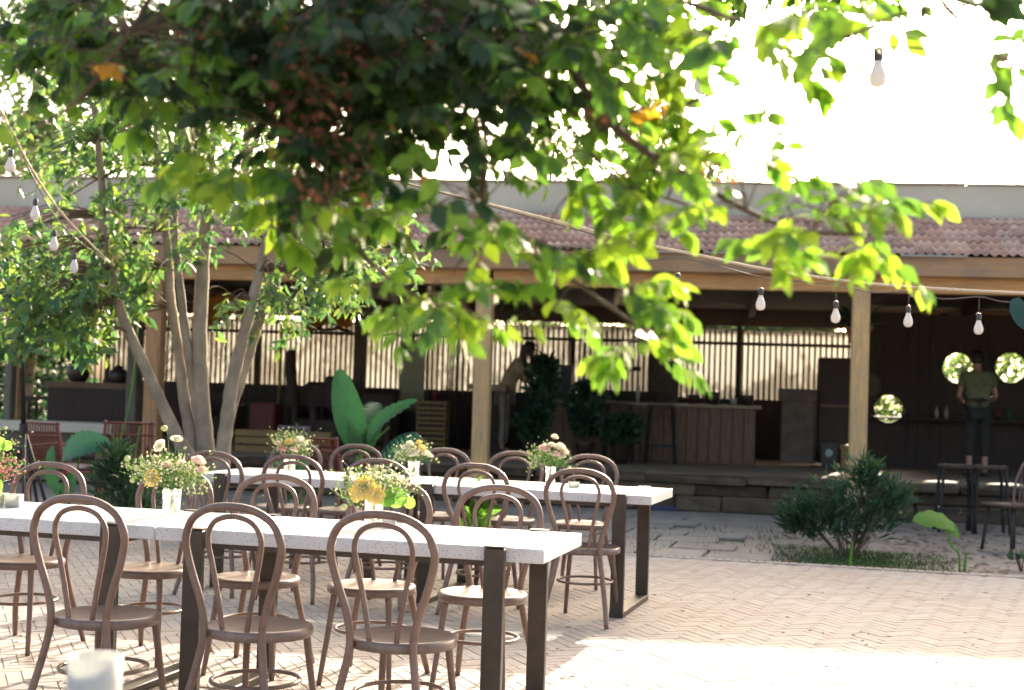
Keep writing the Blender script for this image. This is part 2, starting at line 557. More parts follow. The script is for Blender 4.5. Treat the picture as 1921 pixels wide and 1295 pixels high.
m = MB()
for i in range(150):
    px, py = random.uniform(-100, 2000), random.uniform(1050, 1300)
    p = on(px, py, 0); a = random.uniform(0, 6.28); s_ = random.uniform(.010, .026)
    m.add([(p.x + s_ * math.cos(a), p.y + s_ * math.sin(a), .003), (p.x + s_ * .45 * math.cos(a + 1.6), p.y + s_ * .45 * math.sin(a + 1.6), .009), (p.x - s_ * math.cos(a), p.y - s_ * math.sin(a), .004), (p.x - s_ * .45 * math.cos(a + 1.6), p.y - s_ * .45 * math.sin(a + 1.6), .006)], [(0, 1, 2, 3)])
tag(m.build('fallen_leaves', M_litter), 'few small dry leaves fallen on the brick paving', 'litter', kind='stuff')


# ------------------------------------------------------------------ pavilion
def bthing(name, label, cat, lp, group=None, rz=0.0):
    return thing(name, label, cat, BM @ Vector(lp), BYAW + rz, group)


pav = bthing('open_pavilion', 'long open-fronted wooden pavilion with red clay tile roof and beige parapet', 'building', (0, 0, 0))
XL, XR = -14.0, 7.0
FL = .40


def pbox(name, x0, x1, y0, y1, z0, z1, ma, bev=0.0, parent=pav):
    return MB().box(((x1 + x0) / 2, (y1 + y0) / 2, (z1 + z0) / 2), (abs(x1 - x0), abs(y1 - y0), abs(z1 - z0)), bev=bev).build(name, ma, parent)


# floor platform with rough stone front
fl = pbox('platform_floor', XL, XR, .42, 9.0, 0.0, FL, M_floor)
x = XL
while x < XR:
    for row, (z0, z1) in enumerate(((0.0, .12), (.125, .25), (.255, .38))):
        pass
    x += .6
stone_list = []
for row, (z0, z1, yo) in enumerate(((-.03, .16, -.02), (.165, .30, .02), (.305, .405, -.06))):
    x = XL + random.uniform(0, .3)
    while x < XR:
        w = random.uniform(.5, 1.5)
        stone_list.append((x, w, z0, z1, yo, row))
        x += w + .012
for (x, w, z0, z1, yo, row) in stone_list:
    q = MB().box((x + w / 2, .36 + yo + random.uniform(-.02, .02), (z0 + z1) / 2), (w, .26, z1 - z0 - .006), bev=.018)
    q.v = [(a_ + random.uniform(-.014, .014), b_ + random.uniform(-.022, .022), c_ + random.uniform(-.009, .006)) for a_, b_, c_ in q.v]
    if -7.5 < x < 3.2:
        q.build('step_stone', random.choice(M_stone), fl)
    elif row == 2:
        q.build('step_stone', random.choice(M_stone), fl)
# posts
for i, (px, ma) in enumerate(((1612, M_post), (906, M_post), (290, M_post2))):
    lx = bl(px, 700, 0).x
    q = MB().box((0, 0, 1.33), (.195, .195, 2.68), bev=.012)
    q.build('post', ma, pav, loc=(lx, 0, -.01))
for lx in (4.4,):
    MB().box((0, 0, 1.33), (.195, .195, 2.68), bev=.012).build('post', M_post, pav, loc=(lx, 0, -.01))
# beams between posts and fascia
px_ = sorted([bl(q, 700, 0).x for q in (1612, 906, 290)] + [4.4])
ends = [XL] + px_ + [XR]
for a_, b_ in zip(ends[:-1], ends[1:]):
    pbox('beam', a_ + .10, b_ - .10, -.07, .07, 2.58, 2.765, M_wood, .008)
xs = [XL, -8.6, -4.45, -.1, 3.9, XR]
for a_, b_ in zip(xs[:-1], xs[1:]):
    pbox('fascia_board', a_ + .004, b_ - .004, -.20, -.155, 2.765, 2.995, M_wood2, .006)
    pbox('soffit_board', a_ + .004, b_ - .004, -.15, -.075, 2.755, 2.785, M_wood2, .004)
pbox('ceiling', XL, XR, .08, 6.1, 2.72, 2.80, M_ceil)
for k in range(14):
    x = XL + .8 + k * 1.5
    pbox('rafter', x, x + .1, .12, 6.0, 2.60, 2.715, M_ceil)
pbox('back_lintel', XL, XR, 6.0, 6.12, 2.46, 2.8, M_ceil)
pbox('flat_roof', XL, XR, 1.6, 6.15, 3.40, 3.55, M_conc)
pbox('side_wall', XR - .15, XR, .3, 6.1, .4, 3.4, M_dark)  # unseen end wall, added to keep side light out of the interior
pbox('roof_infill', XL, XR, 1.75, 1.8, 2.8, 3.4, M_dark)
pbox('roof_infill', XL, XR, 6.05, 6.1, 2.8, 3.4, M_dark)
pbox('roof_underlay', XL, XR, 0, 0.01, 0, 0.01, M_dark)  # replaced below
bpy.data.objects.remove(pav.children[-1])
m = MB()
PIT = R(21); TL, EXPO, TWID = .33, .285, .20
y0, z0 = -.24, 3.0
m.add([(XL, y0 + .03, z0 - .012), (XR, y0 + .03, z0 - .012), (XR, y0 + 1.85 * math.cos(PIT), z0 - .012 + 1.82 * math.sin(PIT)), (XL, y0 + 1.85 * math.cos(PIT), z0 - .012 + 1.82 * math.sin(PIT))], [(0, 1, 2, 3)])
m.build('roof_underlay', M_dark, pav)
# parapet wall
par = pbox('parapet_wall', XL, XR, 1.50, 1.72, 3.50, 4.05, M_conc, .01)
x = XL
while x < XR - .1:
    w = min(random.uniform(1.6, 2.6), XR - x)
    dz = random.uniform(-.006, .006)
    pbox('parapet_cap', x + .004, x + w - .004, 1.46, 1.76, 4.052, 4.075 + dz, M_conc, .008)
    x += w


def tile_geo():
    vs, fs = [], []
    nseg = 12
    for k in range(nseg + 1):
        x = -TWID / 2 + TWID * k / nseg * 1.02
        h = .016 * math.cos(2 * math.pi * 2 * k / nseg) + .004
        vs += [(x, 0, h + .022), (x, TL, h + .0), (x, 0, h + .006)]
    for k in range(nseg):
        a_, b_ = k * 3, (k + 1) * 3
        fs += [(a_, b_, b_ + 1, a_ + 1), (a_ + 2, b_ + 2, b_, a_)]
    return vs, fs


tv, tf = tile_geo()
tile_me = [MB().add(tv, tf).mesh('roof_tile', M_tile[i], True) for i in range(4)]
xv0, xv1 = bl(-20, 460, 0).x, bl(1940, 460, 0).x
tl = []
for row in range(6):
    c = 0
    x = XL + .1 + (row % 2) * .0
    while x < XR:
        tl.append((row, x)); x += TWID
inview = [t for t in tl if xv0 - .1 < t[1] < xv1 + .1]
outv = [t for t in tl if t not in set(inview)]
sing = inview[:300]
rest = inview[300:] + outv
for (row, x) in sing:
    s_ = row * EXPO
    link('roof_tile', random.choice(tile_me), pav, (x + random.uniform(-.004, .004), y0 + s_ * math.cos(PIT), z0 + s_ * math.sin(PIT) + random.uniform(-.003, .004)), (PIT + random.uniform(-.012, .012) + (random.uniform(.0, .06) if random.random() < .06 else 0), random.uniform(-.01, .01), random.uniform(-.012, .012)))
m = MB()
for (row, x) in rest:
    s_ = row * EXPO
    rx = PIT + random.uniform(-.012, .012)
    dz = random.uniform(-.003, .004)
    m.add([(x + vx, y0 + s_ * math.cos(PIT) + vy * math.cos(rx) - vz * math.sin(rx), z0 + s_ * math.sin(PIT) + dz + vy * math.sin(rx) + vz * math.cos(rx)) for vx, vy, vz in tv], tf, random.randrange(4))
tag(m.build('upper_roof_tiles', M_tile, pav, True), kind='stuff')
# gutter strip remnants at the eave
for (pa, pb) in ((1100, 1290), (1320, 1420), (1690, 1815)):
    A, B_ = bl(pa, 472, -.25), bl(pb, 472, -.25)
    MB().bar((A.x, -.25, 2.992), (B_.x, -.25, 2.992), .02, .02).build('eave_strip', M_frost, pav)

# back fence of corrugated translucent sheets, each sheet a part
fence = bthing('corrugated_fence', 'backlit cream corrugated sheet fence along the back of the pavilion', 'fence', (0, 5.75, 0))


def corr(x0, x1, z0, z1, parent, name='corrugated_sheet', per=.085, amp=.02, y=0.0):
    vs, fs = [], []
    n = int((x1 - x0) / per * 8)
    for k in range(n + 1):
        x = x0 + (x1 - x0) * k / n
        yy = y + amp * math.sin(2 * math.pi * x / per)
        vs += [(x, yy, z0), (x, yy, z1)]
    for k in range(n):
        fs.append((2 * k, 2 * k + 2, 2 * k + 3, 2 * k + 1))
    o = MB().add(vs, fs).build(name, M_fence, parent, True)
    return o


xa = bl(205, 700, 5.75).x
xb = bl(1600, 700, 5.75).x
x = xa
i = 0
while x < xb:
    w = .86 if x + .86 < xb else xb - x
    top = 2.38 + random.uniform(-.03, .03)
    corr(x, x + w, .3, top, fence, y=.012 * (i % 2))
    x += w; i += 1
MB().bar((xa, -.05, 2.17), (xb, -.05, 2.17), .05, .05).build('rail', M_dark, fence)
MB().bar((xa, -.05, 1.1), (xb, -.05, 1.1), .05, .05).build('rail', M_dark, fence)
zlow = bl(1350, 748, 5.6).z
MB().box(((xa + xb) / 2, -.2, (FL + zlow) / 2), (xb - xa, .08, zlow - FL)).build('glare_panel', M_dark, fence)  # dark panel added to block the glare low on the fence
rb = MB(); x = xa
while x < xb:
    rb.tube([(x, -.03, .4), (x, -.03, 2.36 + random.uniform(-.04, .04))], .019, 5); x += .085
tag(rb.build('fence_ribs', M_greypost, fence), kind='stuff')  # dark rods added for the dark stripes along the corrugation
x = xa
while x < xb:
    MB().box((x, -.09, 1.45), (.07, .07, 2.2)).build('fence_post', M_dark, fence)
    x += 2.6

# dark timber wall with round windows at the right, each plank a part via slits
wall = bthing('timber_wall', 'dark brown timber wall pierced by round windows behind the right-hand post', 'wall', (0, 4.5, 0))
WX0 = bl(1625, 700, 4.5).x
holes = []
for (px, py, r_) in ((1797, 691, .215), (1896, 690, .215), (1667, 767, .20)):
    q = bl(px, py, 4.5)
    holes.append((q.x, q.z, r_))
bm = bmesh.new()
outer = [(WX0, .4), (XR - .2, .4), (XR - .2, 2.6), (WX0, 2.6)]


def loop(pts):
    vs = [bm.verts.new((x, 0, z)) for x, z in pts]
    return [bm.edges.new((vs[i], vs[(i + 1) % len(vs)])) for i in range(len(vs))]


E_ = loop(outer)
for (hx, hz, hr) in holes:
    E_ += loop([(hx + hr * math.cos(2 * math.pi * k / 32), hz + hr * math.sin(2 * math.pi * k / 32)) for k in range(32)])
bmesh.ops.triangle_fill(bm, edges=E_, use_beauty=True, use_dissolve=False)
ret = bmesh.ops.extrude_face_region(bm, geom=bm.faces[:])
bmesh.ops.translate(bm, vec=(0, .05, 0), verts=[v for v in ret['geom'] if isinstance(v, bmesh.types.BMVert)])
bmesh.ops.recalc_face_normals(bm, faces=bm.faces)
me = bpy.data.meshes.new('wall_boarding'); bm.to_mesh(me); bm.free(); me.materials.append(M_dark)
link('wall_boarding', me, wall)
for (hx, hz, hr) in holes:
    pts = [(hx + (hr + .012) * math.cos(2 * math.pi * k / 32), -.012, hz + (hr + .012) * math.sin(2 * math.pi * k / 32)) for k in range(32)]
    MB().tube(pts, .014, 6, closed=True).build('window_rim', M_dark, wall, True)
x = WX0 + .12
while x < XR - .3:
    ok = all(abs(x - hx) > hr + .03 for hx, hz, hr in holes)
    if ok: MB().box((x, -.008, 1.5), (.035, .016, 2.2)).build('batten', M_dark, wall)
    x += .16
sh = bl(1760, 787, 4.3)
MB().box((sh.x + .2, -.16, sh.z), (2.6, .28, .03)).build('shelf', M_dark, wall)


# ------------------------------------------------------------------ tables
def make_table(name, label, corner, yaw, x0, L, width, group):
    """corner = near right corner of the whole row; this top starts x0 metres to its left"""
    u = Vector((-math.cos(yaw), math.sin(yaw), 0)); n = Vector((math.sin(yaw), math.cos(yaw), 0))
    c = Vector((corner[0], corner[1], 0)) + u * (x0 + L / 2) + n * (width / 2)
    t = thing(name, label, 'table', c, -yaw, group)
    hw, hl = width / 2, L / 2
    MB().box((0, 0, .7025), (L - .004, width, .055), bev=.004).build('tabletop', M_terr, t)
    for s in (1, -1):
        xx = s * (hl - .19)
        fr = MB().box((0, 0, .0175), (.085, width + .075, .035), bev=.003).build('floor_bar', M_steel, t, loc=(xx, 0, 0))
        for q in (-1, 1):
            leg = MB().box((0, 0, .3775), (.08, .034, .70), bev=.003)
            leg.box((0, -q * .012, .7335), (.08, .058, .005))
            leg.build('leg', M_steel, t, loc=(xx, q * (hw + .0185), 0))
        MB().box((0, 0, .664), (.07, width - .01, .02)).build('crossbar', M_steel, t, loc=(xx, 0, 0))
    for q in (-1, 1):
        MB().box((0, q * (hw - .05), .662), (L - .47, .035, .022)).build('rail', M_steel, t)
    return t


FY, RY = R(14.5), R(16)
gt = 'white terrazzo tables in two rows'
make_table('terrazzo_table', 'right-hand white terrazzo table of the front row, with the yellow lily bouquet', (.149, 5.433), FY, 0, 1.64, .71, gt)
make_table('terrazzo_table', 'left-hand white terrazzo table of the front row, with the two votive cups', (.149, 5.433), FY, 1.64, 1.64, .71, gt)
make_table('terrazzo_table', 'right-hand white terrazzo table of the back row, with the blush rose bouquet', (.861, 8.488), RY, 0, 1.6, .76, gt)
make_table('terrazzo_table', 'left-hand white terrazzo table of the back row, beside the many-stemmed tree', (.861, 8.488), RY, 1.6, 1.42, .76, gt)
make_table('terrazzo_table', 'white terrazzo table just below the picture under the candle glass', (.45, 1.86), R(3), 0, 1.64, .74, gt)


# ------------------------------------------------------------------ chairs
def make_chair():
    t = thing('bentwood_chair', '-', 'chair')
    half = [(.195, -.265, 0), (.168, -.215, .16), (.135, -.185, .33), (.122, -.178, .43), (.140, -.180, .53), (.175, -.187, .63), (.199, -.195, .72), (.197, -.201, .775), (.165, -.208, .835), (.09, -.213, .874), (0, -.215, .884)]
    pts = half + [(-x, y, z) for x, y, z in reversed(half[:-1])]
    sp = smooth_path(pts, 4)
    MB().tube(sp, [.0150 if p.z > .1 else .0125 + .025 * p.z for p in sp], 10).build('back_hoop', M_chair, t, True)
    half = [(.048, -.165, .405), (.068, -.170, .53), (.095, -.178, .66), (.112, -.187, .745), (.104, -.193, .795), (.07, -.198, .832), (0, -.2, .848)]
    pts = half + [(-x, y, z) for x, y, z in reversed(half[:-1])]
    MB().tube(smooth_path(pts, 4), .0105, 8).build('inner_hoop', M_chair, t, True)
    seat = MB().lathe([(.0, .428), (.10, .4285), (.165, .432), (.180, .436), (.194, .434), (.200, .427), (.201, .405), (.196, .398), (.17, .398), (.0, .398)], n=36)
    seat.f = [f for f in seat.f if len(f) == 4]
    seat.mi = [0] * len(seat.f)
    seat.build('seat', M_seat, t, True)
    for s in (-1, 1):
        MB().tube(smooth_path([(s * .128, .128, .402), (s * .142, .145, .25), (s * .165, .185, 0)], 4), lerp_r(.0155, .0115, 9), 10).build('leg', M_chair, t, True)
    k = 28
    MB().tube([(.160 * math.cos(2 * math.pi * i / k), -.012 + .172 * math.sin(2 * math.pi * i / k), .232) for i in range(k)], .0082, 6, closed=True).build('stretcher_ring', M_chair, t, True)
    return t


proto = make_chair()
first = [True]
GC = 'brown bentwood metal chairs around the terrazzo tables'


def chair(x, y, rz, label):
    o = proto if first[0] else copy_tree(proto)
    first[0] = False
    o.location = (x, y, 0); o.rotation_euler = (0, 0, R(rz))
    o['label'] = label; o['group'] = GC
    return o


chair(-1.514, 5.470, -20, 'brown bentwood chair with its back to us behind the blurred candle glass')
chair(-.907, 5.320, -22, 'brown bentwood chair with its back to us, middle one of the three nearest')
chair(-.365, 5.195, -20, 'brown bentwood chair with its back to us nearest the front table end')
chair(-2.37, 7.02, 166, 'brown bentwood chair across the front table behind the votive cups')
chair(-1.70, 6.85, 163, 'brown bentwood chair across the front table directly behind the daisy bouquet')
chair(-1.152, 6.63, 168, 'brown bentwood chair across the front table between the daisy and lily bouquets')
chair(-.603, 6.49, 165, 'brown bentwood chair across the front table directly behind the lily bouquet')
chair(-.096, 6.35, 163, 'brown bentwood chair across the front table nearest its right end')
chair(.475, 8.40, -17, 'brown bentwood chair on our side of the back table beside its last steel leg')
chair(-.125, 8.60, -18, 'brown bentwood chair on our side of the back table, second from its right end')
chair(-.735, 8.80, -15, 'brown bentwood chair on our side of the back table, just behind the lily bouquet')
chair(-1.26, 8.95, -18, 'brown bentwood chair on our side of the back table before the pink and yellow bouquet')
chair(-1.80, 9.10, -14, 'brown bentwood chair on our side of the back table nearest the tree trunks')
chair(.516, 9.88, 163, 'brown bentwood chair beyond the back table at its far right corner')
chair(0.0, 10.03, 166, 'brown bentwood chair beyond the back table left of the blush rose bouquet')
chair(-.53, 10.2, 162, 'brown bentwood chair beyond the back table right of the pale yellow bouquet')
chair(-1.18, 10.38, 165, 'brown bentwood chair beyond the back table under the banana plant')
chair(-1.65, 10.5, 164, 'brown bentwood chair beyond the back table behind the pink and yellow bouquet')


# ------------------------------------------------------------------ leaves
LEAF_V = np.array([1.05, 1, 1]) * np.array([(0, 0, 0), (-.20, .28, .05), (.20, .28, .05), (-.25, .52, .05), (.25, .52, .05), (-.13, .80, .0), (.13, .80, 0), (0, 1.0, -.10), (0, .28, 0), (0, .52, 0), (0, .80, -.045)])
LEAF_F = [(0, 8, 1), (0, 2, 8), (1, 8, 9, 3), (8, 2, 4, 9), (3, 9, 10, 5), (9, 4, 6, 10), (5, 10, 7), (10, 6, 7)]
SLIM_V = LEAF_V * np.array([.72, 1, 1])
QUAD_V = np.array([(0, 0, 0), (-.3, .5, .06), (0, 1, -.05), (.3, .5, .06)])
QUAD_F = [(0, 3, 1), (1, 3, 2)]
FILL_V = QUAD_V


class Leaves:
    def __init__(s): s.items = []

    def add(s, pos, axis, size, mi, nrm=None, wid=1.0):
        a = Vector(axis).normalized()
        n = Vector(nrm) if nrm is not None else Vector((random.uniform(-1, 1), random.uniform(-1, 1), random.uniform(-.2, 1)))
        x = a.cross(n)
        if x.length < 1e-4: x = a.orthogonal()
        x.normalize()
        z = x.cross(a)
        s.items.append((Vector(pos), x * wid, a, z, size, mi))

    def build(s, name, mats, parent, tv=LEAF_V, tf=LEAF_F, items=None):
        its = items if items is not None else s.items
        if not its: return None
        N = len(its)
        M = np.zeros((N, 3, 3)); P = np.zeros((N, 3))
        for i, (p, x, a, z, sz, mi) in enumerate(its):
            M[i, :, 0] = np.array(x) * sz; M[i, :, 1] = np.array(a) * sz; M[i, :, 2] = np.array(z) * sz
            P[i] = p
        V = np.einsum('nij,kj->nki', M, tv) + P[:, None, :]
        k = len(tv)
        V = V.reshape(-1, 3)
        F = []
        MI = []
        for i, it in enumerate(its):
            o = i * k
            for f in tf: F.append(tuple(q + o for q in f))
            MI += [it[5]] * len(tf)
        me = bpy.data.meshes.new(name)
        me.from_pydata(V.tolist(), [], F)
        for mm in mats: me.materials.append(mm)
        me.polygons.foreach_set('material_index', MI)
        me.polygons.foreach_set('use_smooth', [True] * len(F))
        me.update()
        return link(name, me, parent)

    def singles(s, name, mats, parent, items, tv=LEAF_V, tf=LEAF_F):
        mes = [MB().add([tuple(v) for v in tv], tf).mesh(name, mm, True) for mm in mats]
        for (p, x, a, z, sz, mi) in items:
            o = link(name, mes[mi], parent)
            M = Matrix((x * sz, a * sz, z * sz)).transposed().to_4x4()
            M.translation = p
            o.matrix_local = M


def pinnate(L, T, start, d, length, nleaf, size, mis, droop=.35, tr=.0025):
    """a twig with leaflets in two ranks; L leaves, T twig MB"""
    d = Vector(d).normalized()
    pts = []
    p = Vector(start)
    k = max(4, nleaf // 2)
    dd = d.copy()
    for i in range(k + 1):
        pts.append(p.copy())
        dd = (dd + Vector((random.uniform(-.06, .06), random.uniform(-.06, .06), -droop / k + random.uniform(-.04, .04)))).normalized()
        p = p + dd * (length / k)
    if T is not None: T.tube(pts, lerp_r(tr, tr * .4, len(pts)), 4)
    side = d.cross(Vector((0, 0, 1)))
    if side.length < .1: side = Vector((1, 0, 0))
    side.normalize()
    th = random.uniform(-.6, .6)
    side = (side * math.cos(th) + Vector((0, 0, 1)) * math.sin(th)).normalized()
    mi0 = random.choice(mis)
    for i in range(1, k + 1):
        ax = (pts[i] - pts[i - 1]).normalized()
        for s in (-1, 1):
            if random.random() < .08: continue
            v = side * s * random.uniform(.6, 1.0) + ax * random.uniform(.35, .7) + Vector((0, 0, -random.uniform(.2, .85)))
            L.add(pts[i] + ax * random.uniform(-.3, .3) * length / k, v, size * random.uniform(.75, 1.15), mi0 if random.random() < .6 else random.choice(mis), nrm=Vector((random.uniform(-.8, .8), random.uniform(-1, .3), random.uniform(.1, 1))))
    L.add(pts[-1], (pts[-1] - pts[-2]) + Vector((0, 0, -.02)), size, mi0)
    return pts


# ------------------------------------------------------------------ overhanging canopy tree near the camera
ct = thing('canopy_tree', 'leafy tree overhanging the tables with sunlit drooping boughs across the top', 'tree', (-2.9, 3.1, 0))
ctl = Vector((-2.9, 3.1, 0))


def rel(o, base): return [Vector(p) - base for p in o]


trunk = [(-2.9, 3.1, -.05), (-2.87, 3.08, .6), (-2.78, 3.1, 1.4), (-2.62, 3.12, 2.2), (-2.3, 3.15, 2.8)]
MB().tube(rel(smooth_path(trunk, 5), ctl), lerp_r(.17, .10, 21), 12).build('trunk', M_bark, ct, True)
limb_end = Vector((-.5, 3.25, 3.35))
L1 = smooth_path([trunk[-1], (-1.6, 3.2, 3.2), tuple(limb_end), (.6, 3.3, 3.3), (1.3, 3.2, 3.15)], 5)
MB().tube(rel(L1, ctl), lerp_r(.085, .03, len(L1)), 10).build('limb', M_bark, ct, True)
KC = .86
bough_px = [
    [(700, -400, 3.2), (880, -120, 3.2), (990, 0, 3.2), (1055, 90, 3.2), (1110, 190, 3.15), (1190, 270, 3.1), (1290, 330, 3.1), (1400, 395, 3.05), (1500, 432, 3.0), (1620, 440, 3.0), (1700, 430, 2.95)],
    [(600, -380, 3.3), (760, -60, 3.3), (860, 90, 3.3), (905, 200, 3.3), (908, 330, 3.25), (900, 430, 3.2), (850, 510, 3.2)],
    [(760, -300, 3.5), (660, -40, 3.5), (600, 120, 3.5), (560, 230, 3.4), (530, 350, 3.4), (520, 430, 3.4)],
    [(300, -360, 3.3), (300, -60, 3.3), (200, 120, 3.25), (130, 200, 3.2), (30, 260, 3.2)],
    [(400, -340, 3.6), (380, -20, 3.6), (360, 120, 3.5), (370, 230, 3.4), (360, 330, 3.4)],
    [(1000, -340, 3.1), (1180, -60, 3.0), (1330, 20, 3.0), (1460, 60, 2.9), (1570, 110, 2.9)],
    [(980, 60, 3.4), (1040, 190, 3.4), (1110, 290, 3.4), (1180, 345, 3.4), (1290, 385, 3.4)],
    [(905, 380, 3.2), (990, 470, 3.2), (1060, 515, 3.15), (1150, 580, 3.1), (1260, 650, 3.1)],
    [(560, 300, 3.3), (650, 440, 3.2), (720, 515, 3.1), (800, 565, 3.1), (900, 600, 3.1)],
    [(1190, 230, 3.3), (1300, 190, 3.2), (1420, 150, 3.1), (1520, 140, 3.1)],
    [(1600, -330, 2.3), (1740, -40, 2.3), (1820, 60, 2.3), (1880, 110, 2.3), (1925, 130, 2.3)],
    [(100, -350, 3.8), (80, -50, 3.8), (60, 80, 3.8), (20, 140, 3.8)],
]
bough_pts = []
for i, bp_ in enumerate(bough_px):
    pts = [at(q[0], q[1], q[2] * KC) for q in bp_]
    if i not in (6, 7, 8, 9):
        near = min(L1, key=lambda q: (q - pts[0]).length)
        pts = [near, (near + pts[0]) / 2 + Vector((0, 0, .12))] + pts
    sp = smooth_path(pts, 5)
    r0 = .016 if i in (0,) else (.010 if i in (1, 2, 3, 4, 5, 10, 11) else .006)
    MB().tube(rel(sp, ctl), lerp_r(r0, .0025, len(sp)), 7).build('bough', M_twig, ct, True)
    bough_pts += sp

CL, CT_ = Leaves(), MB()


def cluster(px, py, rx, ry, d, nt, size=.046, mis=(0, 0, 0, 1, 1, 2, 3), dr=.3, length=(.06, .13), nleaf=(6, 10), direct=None):
    for _ in range(nt):
        a, r_ = random.uniform(0, 6.283), math.sqrt(random.random())
        p = at(px + rx * r_ * math.cos(a), py + ry * r_ * math.sin(a), (d + random.uniform(-dr, dr)) * KC)
        near = min(bough_pts[::3], key=lambda q: (q - p).length)
        dv = (p - near)
        if dv.length > .8: dv = dv.normalized() * .22
        if dv.length > .03:
            CT_.tube(smooth_path([p - dv, p - dv * .4 + Vector((0, 0, .02)), p], 3), .0018, 4)
        dd = dv.normalized() * .4 + Vector((random.uniform(-.7, 1.2), random.uniform(-.6, .3), random.uniform(-.4, .35)))
        if direct is not None: dd = Vector(direct) + Vector((random.uniform(-.35, .35), random.uniform(-.3, .3), random.uniform(-.3, .3)))
        pinnate(CL, CT_, p, dd, random.uniform(*length), random.randint(*nleaf), size, mis, .22)


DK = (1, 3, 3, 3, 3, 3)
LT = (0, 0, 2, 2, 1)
# dense heart, its shade painted in by the dark leaves
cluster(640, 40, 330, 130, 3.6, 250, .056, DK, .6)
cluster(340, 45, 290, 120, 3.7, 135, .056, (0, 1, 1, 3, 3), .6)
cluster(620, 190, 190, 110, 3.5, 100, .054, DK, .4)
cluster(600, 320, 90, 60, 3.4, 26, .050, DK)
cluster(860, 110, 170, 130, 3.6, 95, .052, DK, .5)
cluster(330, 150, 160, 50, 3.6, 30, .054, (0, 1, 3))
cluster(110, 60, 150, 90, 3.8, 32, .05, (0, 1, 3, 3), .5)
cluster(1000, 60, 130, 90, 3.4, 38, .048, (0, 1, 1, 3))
# middle zone with gaps
cluster(700, 360, 90, 50, 3.3, 6, 0.060, (0, 1, 3))
cluster(820, 360, 70, 50, 3.2, 5, 0.060, (0, 1, 3))
cluster(905, 340, 50, 90, 3.25, 5, 0.057, (0, 1, 3))
cluster(640, 410, 80, 40, 3.3, 5, 0.062)
cluster(900, 410, 70, 35, 3.2, 3, 0.057)
cluster(535, 370, 55, 70, 3.4, 7, 0.068, LT)
cluster(365, 320, 28, 55, 3.35, 3, 0.068, LT, .1)
cluster(460, 310, 60, 45, 3.4, 4, 0.065, LT)
cluster(1060, 150, 110, 110, 3.3, 22, 0.060)
cluster(1130, 50, 140, 60, 3.2, 20, 0.062)
cluster(1000, 270, 70, 60, 3.3, 5, 0.057)
cluster(1040, 210, 60, 40, 3.3, 6, 0.057)
cluster(1180, 280, 90, 60, 3.2, 9, 0.057, LT)
cluster(1110, 340, 60, 30, 3.25, 3, 0.057, LT)
cluster(1290, 320, 110, 35, 3.1, 10, 0.057, LT)
cluster(1240, 170, 90, 70, 3.2, 8, 0.057, LT)
cluster(1330, 235, 60, 30, 3.2, 4, 0.057, LT)
cluster(1390, 40, 110, 40, 3.0, 7, 0.065, LT)
cluster(1540, 40, 90, 35, 2.9, 6, 0.068, LT)
cluster(1480, 145, 40, 22, 3.0, 2, 0.060, LT, .1)
cluster(1530, 118, 30, 22, 3.0, 2, 0.060, LT, .1)
cluster(1430, 310, 40, 25, 3.1, 2, 0.057, LT, .1)
cluster(1340, 380, 80, 25, 3.05, 3, 0.055, LT)
cluster(1190, 365, 40, 12, 3.2, 2, 0.057, LT, .1)
# right tip over the roof
cluster(1590, 395, 65, 20, 3.0, 7, 0.055, LT, .15)
cluster(1510, 410, 60, 25, 3.0, 5, 0.055, LT, .15)
cluster(1475, 460, 25, 22, 3.0, 3, 0.057, LT, .1)
cluster(1645, 460, 25, 22, 3.0, 3, 0.057, LT, .1)
# lower clusters over the tables
cluster(735, 550, 55, 20, 3.1, 5, 0.055, LT, .15)
cluster(850, 560, 70, 30, 3.1, 9, 0.055, LT, .15)
cluster(850, 610, 30, 15, 3.1, 2, 0.055, LT, .1)
cluster(1090, 490, 75, 32, 3.15, 6, 0.057, LT, .2)
cluster(1170, 560, 45, 25, 3.1, 5, 0.055, LT, .15)
cluster(1215, 645, 60, 12, 3.1, 5, 0.055, LT, .1)
cluster(1035, 570, 22, 20, 3.1, 2, 0.057, LT, .1)
cluster(960, 440, 60, 20, 3.2, 3, 0.057)
cluster(1030, 530, 30, 15, 3.2, 2, 0.057, LT, .1)
# near sprig in the upper right corner
cluster(1840, 20, 50, 35, 2.7, 4, 0.065, (0, 1, 3), .1)
cluster(1880, 120, 45, 18, 2.7, 3, 0.060, (0, 1, 3), .1)
# left
cluster(15, 225, 30, 15, 3.2, 2, .05, LT)
# autumn leaves
cluster(165, 120, 15, 8, 3.2, 1, .042, (4,), .05, (.04, .06), (3, 4))
cluster(1170, 220, 30, 12, 3.1, 2, .04, (4, 5), .05, (.04, .07), (3, 5))
cluster(965, 90, 12, 12, 3.1, 1, .03, (4,), .05, (.03, .04), (2, 3))
# rusty seed clusters in the heart of the canopy
for (px, py, rx, ry, nn) in ((600, 190, 110, 190, 300), (620, 60, 150, 60, 140), (1120, 215, 60, 20, 30), (1330, 310, 50, 20, 26), (820, 60, 80, 40, 20), (400, 50, 80, 30, 20)):
    for _ in range(nn):
        p = at(px + random.gauss(0, rx * .5), py + random.gauss(0, ry * .5), (3.05 + random.uniform(-.1, .25)) * KC)
        CL.add(p, (random.uniform(-1, 1), random.uniform(-1, 1), random.uniform(-1, .2)), random.uniform(.014, .026), 5)
